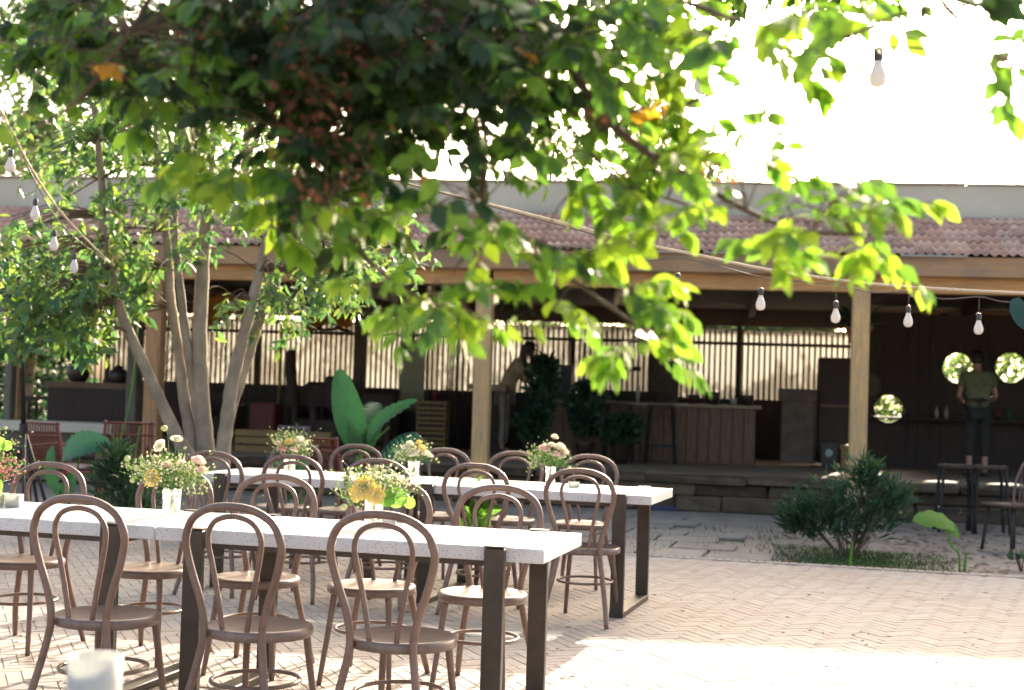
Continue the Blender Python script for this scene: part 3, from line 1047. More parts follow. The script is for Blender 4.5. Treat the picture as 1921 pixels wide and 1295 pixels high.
# canopy above and beyond the frame, unseen leaves added to shade the heart
for _ in range(230):
    d = random.uniform(3.2, 7.0)
    x = random.uniform(-3.0, 2.2) * (.6 + .4 * d / 7) 
    zmin = HC + .285 * d + .04 * abs(x)
    z = random.uniform(zmin + .18, zmin + 1.3)
    p = Vector((x, d, z))
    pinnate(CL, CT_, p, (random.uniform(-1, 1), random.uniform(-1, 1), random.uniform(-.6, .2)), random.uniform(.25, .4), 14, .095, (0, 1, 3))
for _ in range(640):
    d = random.uniform(7.6, 10.6)
    x = random.uniform(.1, 2.2) + .36 * (d - 9)
    z = HC + .285 * d + .15 + random.uniform(0, 1.35)
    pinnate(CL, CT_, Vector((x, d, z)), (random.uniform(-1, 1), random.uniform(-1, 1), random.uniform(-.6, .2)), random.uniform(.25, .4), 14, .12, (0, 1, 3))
L2 = smooth_path([tuple(limb_end), (.2, 4.8, 3.7), (.7, 6.8, 4.3), (1.3, 9.0, 4.9), (1.6, 10.2, 5.1)], 5)  # added limb that carries the unseen sun-blocking leaves
MB().tube(rel(L2, ctl), lerp_r(.06, .02, len(L2)), 9).build('limb', M_bark, ct, True)
near_items = sorted(CL.items, key=lambda it: -it[4] / it[0].y if (abs(it[0].x) < .37 * it[0].y and it[0].z < HC + .27 * it[0].y) else 1)
single, restl = near_items[:300], near_items[300:]
sh_ = lambda its: [(p - ctl, x, a, z, s_, mi) for (p, x, a, z, s_, mi) in its]
CL.singles('leaf', L_fg, ct, sh_(single))
tag(CL.build('foliage', L_fg, ct, items=sh_(restl)), kind='stuff')
CT_.v = [(x - ctl.x, y - ctl.y, z) for x, y, z in CT_.v]
tag(CT_.build('twigs', M_twig, ct), kind='stuff')


# ------------------------------------------------------------------ many-stemmed tree behind the back table
TB = at(398, 880, 12.0); TB.z = 0
mt = thing('multi_stem_tree', 'grey-barked tree with several slanting stems and drooping waxy leaves', 'tree', TB)
stems = [
    [(392, 985), (365, 880), (335, 825), (300, 750), (268, 680), (232, 600), (208, 510), (196, 440), (190, 340), (180, 230), (160, 120)],
    [(395, 985), (368, 870), (348, 765), (334, 650), (320, 560), (313, 450), (302, 360), (292, 250), (300, 120)],
    [(396, 985), (380, 860), (366, 740), (350, 640), (338, 540), (327, 430), (330, 330), (345, 220), (350, 100)],
    [(400, 985), (388, 870), (378, 740), (375, 620), (382, 480), (390, 380), (398, 270), (420, 140), (430, 40)],
    [(404, 985), (415, 870), (426, 790), (436, 715), (458, 625), (480, 540), (500, 450), (515, 370), (530, 250), (560, 130)],
    [(430, 780), (452, 710), (478, 630), (505, 550), (532, 470), (560, 400), (590, 320), (640, 230)],
]
rads = [(.062, .02), (.058, .018), (.05, .016), (.082, .024), (.07, .02), (.05, .016)]
stem_pts = []
for i, (sp_, (ra, rb)) in enumerate(zip(stems, rads)):
    dd = 12.0 + (-.12, .05, .15, 0, -.08, .08)[i]
    pts = [at(a_, b_, dd + .03 * j * (1 if i % 2 else -1)) for j, (a_, b_) in enumerate(sp_)]
    if i != 5: pts[0] = Vector((TB.x + (pts[0].x - TB.x) * .6, pts[0].y, -.03))
    sp2 = smooth_path(pts, 6)
    rr = [ra + (rb - ra) * (j / (len(sp2) - 1)) + (.03 * (1 - j / 8) if j < 8 and i != 5 else 0) + random.uniform(-.004, .005) for j in range(len(sp2))]
    MB().tube(rel(sp2, TB), rr, 12).build('trunk', M_bark, mt, True)
    stem_pts += sp2
ML, MT = Leaves(), MB()


def mid_cluster(px, py, rx, ry, nt, size=.115, mis=(0, 0, 0, 1, 1, 1, 2, 2, 3), dr=.7):
    for _ in range(nt):
        a, r_ = random.uniform(0, 6.283), math.sqrt(random.random())
        p = at(px + rx * r_ * math.cos(a), py + ry * r_ * math.sin(a), 12.0 + random.uniform(-dr, dr))
        near = min(stem_pts[::4], key=lambda q: (q - p).length)
        dv = p - near
        if dv.length > 1.2: dv = dv.normalized() * .5
        MT.tube(smooth_path([p - dv, p - dv * .5 + Vector((0, 0, .08)), p], 3), lerp_r(.008, .003, 7), 4)
        base_d = dv.normalized() * .4 + Vector((random.uniform(-.6, .6), random.uniform(-.6, .3), -.6))
        k = random.randint(7, 12)
        q = p.copy()
        for j in range(k):
            v = Vector((random.uniform(-1, 1), random.uniform(-1, .6), random.uniform(-1.3, .15)))
            ML.add(q, v, size * random.uniform(.7, 1.2), random.choice(mis), nrm=Vector((random.uniform(-.7, .7), random.uniform(-1, .2), random.uniform(.2, 1))))
            q = q + base_d.normalized() * random.uniform(.015, .04)


mid_cluster(240, 290, 170, 100, 92)
mid_cluster(230, 190, 220, 110, 75)
mid_cluster(430, 330, 120, 80, 32)
mid_cluster(460, 180, 200, 130, 70)
mid_cluster(110, 410, 110, 60, 24, .125)
mid_cluster(320, 410, 170, 60, 24)
mid_cluster(130, 545, 115, 60, 62, .145)
mid_cluster(60, 470, 80, 50, 22, .13)
mid_cluster(225, 500, 75, 70, 44, .135)
mid_cluster(20, 610, 40, 40, 14, .14)
mid_cluster(150, 620, 70, 35, 18, .14)
mid_cluster(600, 440, 90, 90, 50)
mid_cluster(540, 540, 50, 60, 26)
mid_cluster(625, 530, 40, 40, 16)
mid_cluster(690, 420, 80, 70, 26)
mid_cluster(760, 480, 60, 50, 10)
mid_cluster(430, 560, 20, 25, 5)
mid_cluster(350, 60, 330, 100, 60)
# the crown goes on above the frame
for _ in range(110):
    p = Vector((random.gauss(-2.8, 1.1), random.gauss(12, .9), random.uniform(4.7, 6.3)))
    for j in range(12):
        ML.add(p + Vector((random.gauss(0, .14), random.gauss(0, .14), random.gauss(0, .12))), (random.uniform(-1, 1), random.uniform(-1, 1), random.uniform(-1, .3)), .1, random.choice((0, 1, 2)))
vis = sorted(ML.items, key=lambda it: -it[4] / it[0].y + (10 if it[0].z > 4.4 or abs(it[0].x / it[0].y) > .36 else 0))
sh2 = lambda its: [(p - TB, x, a, z, s_, mi) for (p, x, a, z, s_, mi) in its]
ML.singles('leaf', L_mid, mt, sh2(vis[:300]), SLIM_V)
tag(ML.build('foliage', L_mid, mt, tv=SLIM_V, items=sh2(vis[300:])), kind='stuff')
MT.v = [(x - TB.x, y - TB.y, z) for x, y, z in MT.v]
tag(MT.build('branches', M_twig, mt), kind='stuff')


# ------------------------------------------------------------------ trees and garden behind the pavilion
def bg_tree(label, x, y, h, w, n, size=.16, seed=0, zb=2.0):
    random.seed(seed)
    t = thing('garden_tree', label, 'tree', (x, y, 0), 0, 'trees behind the pavilion')
    MB().tube(smooth_path([(0, 0, -.03), (.1, 0, h * .3), (-.05, .1, h * .6), (.1, 0, h * .9)], 4), lerp_r(.16, .03, 13), 8).build('trunk', M_bark, t, True)
    br = MB(); L = Leaves()
    cl = []
    for k in range(26):
        a = random.uniform(0, 6.28); zz = random.uniform(zb, h)
        rr = w * math.sin(math.pi * min(1, (zz - zb + .6) / (h - zb + 1.0))) * random.uniform(.25, 1)
        c = Vector((rr * math.cos(a), rr * math.sin(a), zz)); cl.append((c, random.uniform(.35, .8)))
        br.tube(smooth_path([(0, 0, max(1.2, zz - rr * .8 - .4)), (c.x * .5, c.y * .5, zz - rr * .3), tuple(c)], 3), lerp_r(.045, .01, 7), 5)
    tag(br.build('branches', M_bark, t), kind='stuff')
    for _ in range(n):
        c, r_ = random.choice(cl)
        v = Vector((random.gauss(0, 1), random.gauss(0, 1), random.gauss(0, .7)))
        v = v.normalized() * r_ * random.random() ** .5
        L.add(c + v, (random.uniform(-1, 1), random.uniform(-1, 1), random.uniform(-1, .4)), size * random.uniform(.6, 1.3), random.choice((0, 0, 1, 2)))
    tag(L.build('crown', L_bg, t, tv=QUAD_V, tf=QUAD_F), kind='stuff')
    return t


bg_tree('dark bushy tree behind the parapet at the far left of the photo', -8.4, 24.5, 8.2, 1.8, 5200, .17, 1)
bg_tree('tall thin-leaved tree behind the parapet over the slanting stems', -5.2, 27, 8.0, 2.1, 3600, .15, 2)
bg_tree('pale tree behind the parapet left of the dark canopy heart', -2.2, 29, 8.0, 2.3, 3600, .15, 3)
bg_tree('pale feathery tree behind the middle of the parapet', .6, 28, 6.7, 1.9, 3200, .14, 4)
bg_tree('low pale tree rising over the parapet beneath the lit boughs', 2.7, 29, 7.2, 1.8, 3000, .14, 5)
bg_tree('small faint tree behind the parapet right of centre', 4.3, 31, 7.0, 1.4, 1900, .13, 6, 3.0)
random.seed(21)
# hedge masses
def hedge(name, label, x0, x1, y, h, n, size=.14, zlo=0.0, ma=None):
    L = Leaves()
    for _ in range(n):
        x = random.uniform(x0, x1)
        hh = h * (.75 + .25 * noise.noise(Vector((x * .9, y, 0))))
        L.add((x, y + random.gauss(0, .45), random.uniform(zlo, hh)), (random.uniform(-1, 1), random.uniform(-1, 1), random.uniform(-.5, 1)), size * random.uniform(.6, 1.3), random.choice((0, 0, 1, 2)))
    return tag(L.build(name, ma or L_bg, None, tv=QUAD_V, tf=QUAD_F), label, 'hedge', kind='stuff')


hedge('garden_hedge', 'sunlit green hedge seen through the round windows', 5.5, 14.5, 25.5, 3.6, 12000, .17)
hedge('garden_undergrowth', 'green undergrowth beyond the open left end of the pavilion', -14, -7.5, 25, 2.9, 6500, .2, 0.0, L_dk)
hedge('dapple_thicket', 'thicket added behind the corrugated fence to break up its sunlight', 2.2, 5.9, 26.2, 4.0, 8500, .24, 1.6)  # added leaves that dapple the sun on the fence
# twig above the parapet at the far right edge
L, T = Leaves(), MB()
sp_t = at(1912, 320, 22)
spr = thing('thin_shrub', 'thin twiggy shrub peeping above the parapet at the right edge', 'shrub', (sp_t.x + .35, 22, 3.2))
T.tube(smooth_path([(0, 0, 0), (-.1, 0, .9), (-.35, 0, 1.35)], 4), lerp_r(.015, .005, 9), 5)
for _ in range(40):
    L.add((random.gauss(-.25, .2), random.gauss(0, .15), 1.2 + random.gauss(0, .2)), (random.uniform(-1, 1), random.uniform(-1, 1), random.uniform(-1, 1)), .07, random.choice((0, 1, 2)))
T.build('stem', M_twig, spr)
tag(L.build('foliage', L_bg, spr, tv=QUAD_V, tf=QUAD_F), kind='stuff')

# ------------------------------------------------------------------ string lights
def make_bulb(name, label, top, cord=.10, s=1.0, group='opal bulbs on the string lights'):
    t = thing(name, label, 'light bulb', top, 0, group)
    MB().tube([(0, 0, 0), (0, 0, -cord)], .0022, 5).build('cord', M_wire, t)
    MB().lathe([(.004, 0), (.014, -.004), (.0165, -.012), (.0165, -.040), (.0140, -.048)][::-1], (0, 0, -cord + .004), 14).build('socket', M_socket, t, True)
    z = -cord - .040
    prof = [(.0125, 0), (.014, -.012), (.020, -.030), (.0275, -.050), (.0300, -.064), (.0285, -.078), (.022, -.090), (.010, -.0965), (.001, -.098)]
    MB().lathe([(r * 1.0, zz) for r, zz in prof][::-1], (0, 0, z), 18).build('bulb', M_bulb, t, True)
    t.scale = (s, s, s)
    return t


GB1, GB2 = 'bulbs on the right-hand string', 'bulbs on the left-hand string'
# right string: pale rope with a sagging wire
rp = smooth_path([at(700, 330, 7.6), at(1030, 412, 8.2), at(1180, 452, 8.4), at(1330, 483, 8.6), at(1440, 506, 8.8), at(1610, 530, 9.0), at(1760, 542, 9.2), at(1935, 551, 9.4)], 5)
tag(MB().tube(rp, .0085, 6).build('festoon_rope', M_rope, None, True), 'pale rope stretched across the pavilion front carrying the string lights', 'rope')
wp = [at(700, 328, 7.6), at(1060, 425, 8.2), at(1125, 446, 8.3), at(1200, 487, 8.4), at(1272, 484, 8.5), at(1350, 500, 8.6), at(1428, 520, 8.8), at(1500, 528, 8.9), at(1569, 535, 9.0), at(1640, 549, 9.1), at(1705, 547, 9.2), at(1770, 561, 9.2), at(1837, 557, 9.3), at(1880, 566, 9.3), at(1935, 568, 9.4)]
tag(MB().tube(smooth_path(wp, 4), .004, 5).build('light_wire', M_wire, None, True), 'thin sagging wire of the string lights below the pale rope', 'wire')
BW = .0300 * 2 / 19 * FPX
for px, py, d, cd, lb in ((1125, 446, 8.3, .10, 'opal bulb half hidden among the leaves at the fascia, first on the right-hand string'),
                          (1272, 484, 8.5, .095, 'opal bulb hanging left of the drooping lit leaves under the beam'),
                          (1428, 520, 8.8, .07, 'opal bulb hanging just left of the yellow-green hanging leaf tips'),
                          (1569, 535, 9.0, .105, 'opal bulb hanging just left of the right-hand post'),
                          (1705, 547, 9.2, .095, 'opal bulb hanging first to the right of the right-hand post'),
                          (1837, 557, 9.3, .11, 'opal bulb hanging above the person in the sage shirt')):
    make_bulb('light_bulb', lb, at(px, py, d), cd, 1.0, GB1)
# left string
lp = smooth_path([at(-60, 120, 7.8), at(0, 205, 8.4), at(60, 318, 9.0), at(120, 405, 9.8), at(205, 492, 10.6)], 5)
tag(MB().tube(lp, .0075, 6).build('festoon_rope', M_rope, None, True), 'pale rope running down behind the leaves at the far left', 'rope')
for px, py, d, cd, lb in ((22, 248, 8.6, .11, 'opal bulb highest of the left-hand string at the picture edge'),
                          (68, 345, 9.2, .10, 'opal bulb in front of the beige parapet at the left'),
                          (103, 405, 9.6, .10, 'opal bulb in front of the roof tiles at the left'),
                          (141, 447, 10.0, .11, 'opal bulb in front of the fascia board, lowest of the left-hand string')):
    make_bulb('light_bulb', lb, at(px, py, d), cd, 1.0, GB2)
wl = smooth_path([at(0, 215, 8.4), at(22, 248, 8.6), at(68, 345, 9.2), at(103, 405, 9.6), at(141, 447, 10.0), at(205, 494, 10.6)], 4)
tag(MB().tube(wl, .004, 5).build('light_wire', M_wire, None, True), 'thin wire beside the left-hand rope carrying four bulbs', 'wire')
# nearer bulbs hanging from an overhead string
nb = [at(500, -160, 5.0), at(822, -60, 5.2), at(1318, -90, 5.2), at(1655, -70, 5.0), at(2000, -140, 5.0)]
tag(MB().tube(smooth_path(nb, 5), .005, 5).build('light_wire', M_wire, None, True), 'overhead wire above the tables holding the larger nearer bulbs', 'wire')
for px, py, q, lb in ((1648, 92, nb[3], 'large opal bulb hanging alone against the white sky'), (822, 150, nb[1], 'opal bulb hanging inside the dark canopy heart'), (1318, 108, nb[2], 'faint opal bulb hanging among pale leaves right of centre')):
    p = at(px, py, q.y)
    make_bulb('light_bulb', lb, (p.x, p.y, q.z), q.z - p.z, 1.0, 'large bulbs on the overhead wire')

# ------------------------------------------------------------------ flowers
def petal_flower(mb, c, up, r, n=9, cupped=.35, m=0, cm=1, lay=1):
    up = Vector(up).normalized(); u = up.orthogonal().normalized(); w = up.cross(u)
    for l in range(lay):
        rr = r * (1 - .25 * l)
        for k in range(n):
            a = 2 * math.pi * (k + .5 * l) / n + random.uniform(-.1, .1)
            d = (u * math.cos(a) + w * math.sin(a))
            s = up.cross(d) * rr * .30
            t = d * rr + up * rr * (cupped + .35 * l) * random.uniform(.6, 1.2)
            mid = d * rr * .55 + up * rr * (cupped + .35 * l) * .35
            C = Vector(c)
            mb.add([C, C + mid - s, C + t - s * .6, C + t + s * .6, C + mid + s], [(0, 1, 2, 3, 4)], m)
    mb.ball(Vector(c) + up * r * .12, r * .22, (1, 1, .6), cm, 6)


def bouquet(name, label, loc, spec, seed, vr=.042, vh=.115, parts_leaf=None, rz=0):
    random.seed(seed)
    t = thing(name, label, 'vase of flowers', loc, rz, 'bouquets in glass tumblers on the tables')
    MB().lathe([(vr * .86, 0), (vr, vh), (vr - .003, vh), (vr * .83, .012)], n=24).build('vase', M_glass, t, True)
    MB().lathe([(vr * .80, .013), (vr * .9, vh * .6)], n=20).build('water', M_glass, t, True)
    st = MB()
    for _ in range(26):
        a = random.uniform(0, 6.28); r0 = vr * .6 * random.random()
        b_ = random.uniform(0, 6.28); r1 = random.uniform(.03, .10)
        st.tube(smooth_path([(r0 * math.cos(a), r0 * math.sin(a), .016), (-r0 * .3 * math.cos(a), -r0 * .3 * math.sin(a), vh), (r1 * math.cos(b_), r1 * math.sin(b_), vh + random.uniform(.04, .10))], 3), .0017, 4)
    tag(st.build('stems', M_green_st, t), kind='stuff')
    for f in spec:
        k = f[0]
        if k == 'stemflower':   # (kind, dx, dy, z, r, mat, up)
            _, dx, dy, z, r, mm, up = f
            q = MB(); petal_flower(q, (0, 0, 0), up, r, 11, .25, 0, 1, 2)
            q.build('blossom', [mm, M_bud], t, loc=(dx, dy, z))
            MB().tube(smooth_path([(dx * .1, dy * .1, vh * .8), (dx * .55, dy * .6, vh + (z - vh) * .55), (dx, dy, z)], 4), .0018, 5).build('stem', M_green_st, t)
        elif k == 'bud':
            _, dx, dy, z, r = f
            MB().ball((0, 0, 0), r, (1, 1, .9), 0, 8, .12).build('bud', M_bud, t, loc=(dx, dy, z))
            MB().tube(smooth_path([(dx * .15, dy * .15, vh), (dx * .6, dy * .6, vh + (z - vh) * .8 + .01), (dx, dy, z)], 4), .0014, 5).build('stem', M_green_st, t)
        elif k == 'rose':
            _, dx, dy, z, r, mm = f
            q = MB()
            for l in range(5):
                rr = r * (1 - l * .16)
                for j in range(6):
                    a = 2 * math.pi * (j + l * .4) / 6
                    d = Vector((math.cos(a), math.sin(a), 0)); s = Vector((-math.sin(a), math.cos(a), 0)) * rr * .5
                    z0_ = -r * .4 + l * r * .12
                    q.add([d * rr * .25 + Vector((0, 0, z0_)), d * rr * .8 - s + Vector((0, 0, z0_ + r * .2)), d * rr * .95 - s * .8 + Vector((0, 0, z0_ + r * .6)), d * rr * .95 + s * .8 + Vector((0, 0, z0_ + r * .6)), d * rr * .8 + s + Vector((0, 0, z0_ + r * .2))], [(0, 1, 2, 3, 4)])
            q.ball((0, 0, 0), r * .5, (1, 1, .8), 0, 8, .1)
            q.build('blossom', mm, t, loc=(dx, dy, z), rot=(random.uniform(-.4, .4), random.uniform(-.4, .4), 0))
        elif k == 'spray':      # cloud of tiny blooms and leaves
            _, dx, dy, z, rx, rz_, n, mm = f
            q = MB()
            for _ in range(n):
                v = Vector((random.gauss(0, rx * .45), random.gauss(0, rx * .4), random.gauss(0, rz_ * .45)))
                if random.random() < .5:
                    q.ball(v, random.uniform(.003, .0065), (1, 1, 1), 0, 5, .2)
                else:
                    e = v + Vector((random.uniform(-1, 1), random.uniform(-1, 1), random.uniform(-.5, 1))) * .018
                    s = (e - v).orthogonal().normalized() * .004
                    q.add([v, (v + e) / 2 + s, e, (v + e) / 2 - s], [(0, 1, 2, 3)], 1)
                if random.random() < .4:
                    q.tube([v, v * .3 + Vector((0, 0, -rz_ * .6))], .0008, 3, 1)
            tag(q.build('spray', [mm, M_green_st], t, loc=(dx, dy, z)), kind='stuff')
        elif k == 'round':
            _, dx, dy, z, r, mm = f
            q = MB(); N_ = 14
            vs = [(0, 0, .004)] + [(r * (1 + .06 * math.sin(5 * i)) * math.cos(2 * math.pi * i / N_), r * .25 * math.sin(i), r * math.sin(2 * math.pi * i / N_)) for i in range(N_)]
            q.add(vs, [(0, 1 + i, 1 + (i + 1) % N_) for i in range(N_)])
            q.build('leaf', mm, t, loc=(dx, dy, z), rot=(random.uniform(-.3, .3), random.uniform(-.3, .3), 0))
            MB().tube([(dx * .2, dy * .2, vh), (dx, dy, z)], .0013, 4).build('stem', M_green_st, t)
    return t


TZ = .730
bouquet('daisy_bouquet', 'glass tumbler with tall white daisies, lime buds and a pink rose on the front table', (-1.495, 6.36, TZ), [
    ('stemflower', .01, 0, .335, .030, M_petalw, (.2, -.5, 1)), ('stemflower', -.06, 0, .305, .032, M_petalw, (-.4, -.7, .4)), ('bud', -.045, 0, .385, .016),
    ('bud', .05, 0, .30, .008), ('bud', .035, -.01, .27, .008), ('bud', -.205, 0, .245, .015), ('bud', -.145, 0, .25, .010), ('bud', -.155, -.02, .205, .013), ('bud', -.175, -.02, .15, .011),
    ('bud', .145, -.02, .155, .010), ('bud', -.09, .02, .255, .012), ('rose', .115, -.01, .245, .036, M_petalp), ('rose', .135, -.01, .205, .026, M_petalp), ('rose', -.02, -.03, .225, .025, M_petalp),
    ('rose', .04, -.03, .235, .022, M_petalw), ('stemflower', -.075, -.05, .165, .040, M_petaly, (-.3, -1, .2)), ('spray', -.01, 0, .20, .17, .075, 420, M_petalw), ('spray', .07, -.02, .175, .12, .08, 240, M_bud), ('spray', -.09, 0, .20, .13, .07, 220, M_bud)], 31)
bouquet('lily_bouquet', 'glass tumbler with yellow lilies, white lace flowers and round leaves on the front table', (-.575, 6.17, TZ), [
    ('stemflower', -.035, -.07, .165, .055, M_petaly, (-.3, -1, .3)), ('stemflower', .01, -.07, .14, .045, M_petaly, (.3, -1, 0)), ('stemflower', -.07, -.05, .14, .04, M_petaly, (-.7, -.8, 0)),
    ('spray', -.01, 0, .205, .15, .06, 420, M_petalw), ('spray', .08, -.01, .17, .12, .07, 260, M_petalw), ('spray', -.09, 0, .15, .09, .07, 160, M_bud), ('round', .10, -.03, .125, .045, M_limeleaf), ('round', .155, -.02, .105, .026, M_limeleaf), ('round', .06, -.05, .12, .035, M_limeleaf),
    ('bud', -.125, -.04, .08, .015), ('bud', .0, 0, .255, .008), ('rose', -.03, .01, .21, .03, M_petalw)], 32)
bouquet('pink_bouquet', 'pink and coral blossoms with trailing green leaves at the left picture edge', (-2.375, 6.46, TZ), [
    ('rose', .02, -.04, .16, .04, M_petalk), ('rose', .07, -.03, .175, .032, M_petalk), ('rose', .035, -.03, .215, .032, M_petalk), ('rose', -.05, -.04, .2, .045, M_petalp), ('rose', .0, -.05, .12, .035, M_petaly),
    ('spray', .07, 0, .19, .13, .09, 280, M_petalk), ('round', .055, -.04, .095, .05, M_limeleaf), ('round', .06, 0, .29, .035, M_limeleaf), ('round', .10, 0, .28, .025, M_limeleaf), ('round', -.02, 0, .30, .03, M_limeleaf),
    ('bud', .14, 0, .225, .009), ('bud', .02, 0, .34, .009), ('bud', .09, 0, .36, .009), ('round', .015, 0, .355, .022, M_limeleaf), ('spray', .0, 0, .30, .16, .09, 160, M_bud)], 33)
bouquet('mixed_bouquet', 'glass tumbler of pink, white and yellow flowers on the left end of the back table', (-1.50, 9.78, TZ), [
    ('rose', .0, -.03, .20, .036, M_petaly), ('rose', .06, -.02, .215, .04, M_petalw), ('rose', -.05, -.03, .155, .034, M_petalk), ('rose', .095, 0, .19, .03, M_petalw), ('rose', .03, -.04, .15, .034, M_petalp), ('rose', -.08, -.02, .19, .028, M_petalp),
    ('spray', -.03, 0, .21, .15, .09, 300, M_bud), ('spray', .07, 0, .17, .12, .09, 160, M_petalw), ('bud', -.13, 0, .24, .012), ('bud', -.12, 0, .21, .010), ('bud', -.03, 0, .27, .010), ('bud', .12, -.02, .15, .009)], 34)
bouquet('pale_bouquet', 'glass tumbler of cream and pale yellow blossoms on the back table beneath the banana plant', (-.63, 9.50, TZ), [
    ('rose', .0, -.04, .165, .045, M_petalw), ('rose', .05, -.02, .20, .035, M_petaly), ('rose', -.06, -.02, .20, .03, M_petalw), ('rose', -.03, 0, .225, .03, M_petalw), ('rose', .08, -.02, .165, .035, M_petalw), ('rose', .03, 0, .235, .026, M_petaly),
    ('rose', .11, -.02, .15, .022, M_petalw), ('bud', -.115, 0, .16, .013), ('bud', -.125, 0, .14, .010), ('bud', .15, -.01, .13, .010), ('bud', .165, -.01, .11, .008), ('spray', .0, 0, .18, .14, .08, 260, M_petalw), ('spray', -.05, 0, .15, .09, .06, 100, M_bud)], 35, .038, .11)
bouquet('blush_bouquet', 'glass tumbler of blush roses standing tallest on the right of the back table', (.275, 9.22, TZ), [
    ('rose', -.045, -.02, .235, .042, M_petalp), ('rose', .055, -.02, .245, .042, M_petalw), ('rose', .085, -.01, .215, .035, M_petalp), ('rose', .03, -.04, .20, .035, M_petalp), ('rose', .02, 0, .31, .028, M_petalw), ('rose', .07, -.03, .185, .028, M_petalw), ('rose', .0, 0, .255, .03, M_petalw),
    ('spray', -.07, 0, .19, .12, .09, 220, M_bud), ('spray', .02, 0, .17, .12, .08, 200, M_green_st), ('bud', -.14, 0, .20, .009), ('bud', -.11, 0, .22, .009), ('bud', .12, -.03, .12, .013), ('bud', .125, -.01, .175, .008)], 36, .034, .12)
random.seed(40)


def votive(label, loc, r=.034, h=.055):
    t = thing('votive_cup', label, 'candle holder', loc, 0, 'small white candle cups')
    q = MB()
    w = r * .92
    for dx, dy, sx, sy in ((0, -w, 2 * w, .005), (0, w, 2 * w, .005), (-w, 0, .005, 2 * w - .006), (w, 0, .005, 2 * w - .006)):
        q.box((dx, dy, h / 2 + .004), (sx, sy, h))
    q.box((0, 0, .002), (2 * w, 2 * w, .004))
    q.build('cup', M_frost, t)
    MB().lathe([(r * .6, .005), (r * .6, h * .45)], n=14).build('candle', M_candle, t)
    return t


votive('left one of two small square white candle cups at the left picture edge', (-2.325, 6.53, TZ))
votive('right one of two small square white candle cups at the left picture edge', (-2.245, 6.50, TZ))
votive('small white candle cup standing just right of the lily bouquet', (-.50, 6.11, TZ), .028, .05)
votive('pale low candle cup in front of the blush bouquet on the back table', (.42, 9.05, TZ), .035, .03)
gj = thing('candle_glass', 'large blurred white candle glass at the bottom edge nearest the camera', 'candle holder', (at(190, 1250, 2.54).x, 2.50, TZ))
MB().lathe([(.040, 0), (.046, .004), (.047, .118), (.044, .118), (.043, .010)], n=32).build('glass_wall', M_frost, gj, True)
MB().lathe([(.042, .012), (.0425, .085), (.03, .083)], n=28).build('wax', M_candle, gj, True)

# ------------------------------------------------------------------ plants
def blade(mb, base, tip, width, curl=.12, n=8, m=0, droop=.1, up=None, wav=0.0):
    """broad leaf with midrib fold between base and tip"""
    base, tip = Vector(base), Vector(tip)
    d = tip - base
    up = Vector(up) if up is not None else Vector((0, -1, .2))
    sd = d.normalized().cross(up).normalized()
    nrm = sd.cross(d.normalized())
    vs = []
    for i in range(n + 1):
        t = i / n
        w = width * (math.sin(math.pi * min(1, t * .92 + .06)) ** .55) * (1 - .15 * t) if i < n else 0.002
        c = base + d * t + nrm * (math.sin(math.pi * t) * .12 * d.length) * 1.0 + Vector((0, 0, -droop * d.length * t * t))
        wv = wav * math.sin(i * 2.4)
        vs += [c - sd * w + nrm * (curl * w + wv), c - sd * w * .5 + nrm * curl * w * .3, c, c + sd * w * .5 + nrm * curl * w * .3, c + sd * w + nrm * (curl * w - wv)]
    fs = []
    for i in range(n):
        for j in range(4):
            a = i * 5 + j
            fs.append((a, a + 1, a + 6, a + 5))
    mb.add(vs, fs, m)
    return mb


bp0 = at(672, 880, 12.6); bp0.z = 0
ban = thing('banana_plant', 'young banana plant with one upright and one slanting broad leaf behind the back table', 'plant', bp0)
def banl(b, t, w, dr=.05, d0=12.6, d1=12.6, up=None):
    q = MB()
    blade(q, at(*b, d0) - bp0, at(*t, d1) - bp0, w, .42, 30, 0, dr, up, .014)
    q.tube([at(*b, d0) - bp0, (at(*b, d0) + (at(*t, d1) - at(*b, d0)) * .5) - bp0 + Vector((0, -.012, 0))], .008, 5, 1)
    q.build('leaf', [M_banana, M_green_st], ban, True)
banl((672, 845), (636, 692), .145, 0, 12.6, 12.5)
banl((680, 845), (783, 757), .10, -.04, 12.6, 12.3, (-.5, -1, .9))
banl((684, 850), (705, 755), .13, 0, 12.6, 13.0)
banl((676, 850), (655, 790), .07, 0, 12.6, 12.2)
MB().tube(smooth_path([(0, 0, -.02), (0, 0, .35), tuple(at(675, 840, 12.6) - bp0)], 4), lerp_r(.05, .025, 9), 10).build('stem', M_green_st, ban, True)
# drooping feathery frond
fr = MB(); A_, B_ = at(700, 870, 12.3), at(795, 820, 12.0)
spn = smooth_path([A_ - bp0, at(735, 828, 12.2) - bp0, at(775, 812, 12.1) - bp0, at(800, 835, 12.0) - bp0], 5)
fr.tube(spn, .006, 5)
for i, q in enumerate(spn[1:]):
    for s in (-1, 1):
        e = q + Vector((.02 * s + .03, s * .08, -.22 + .01 * i)) if s > 0 else q + Vector((.03, -.08, -.20))
        w = Vector((.014, 0, 0))
        fr.add([q - w, q + w, e + w * .2, e - w * .2], [(0, 1, 2, 3)])
fr.build('frond', M_teal, ban)

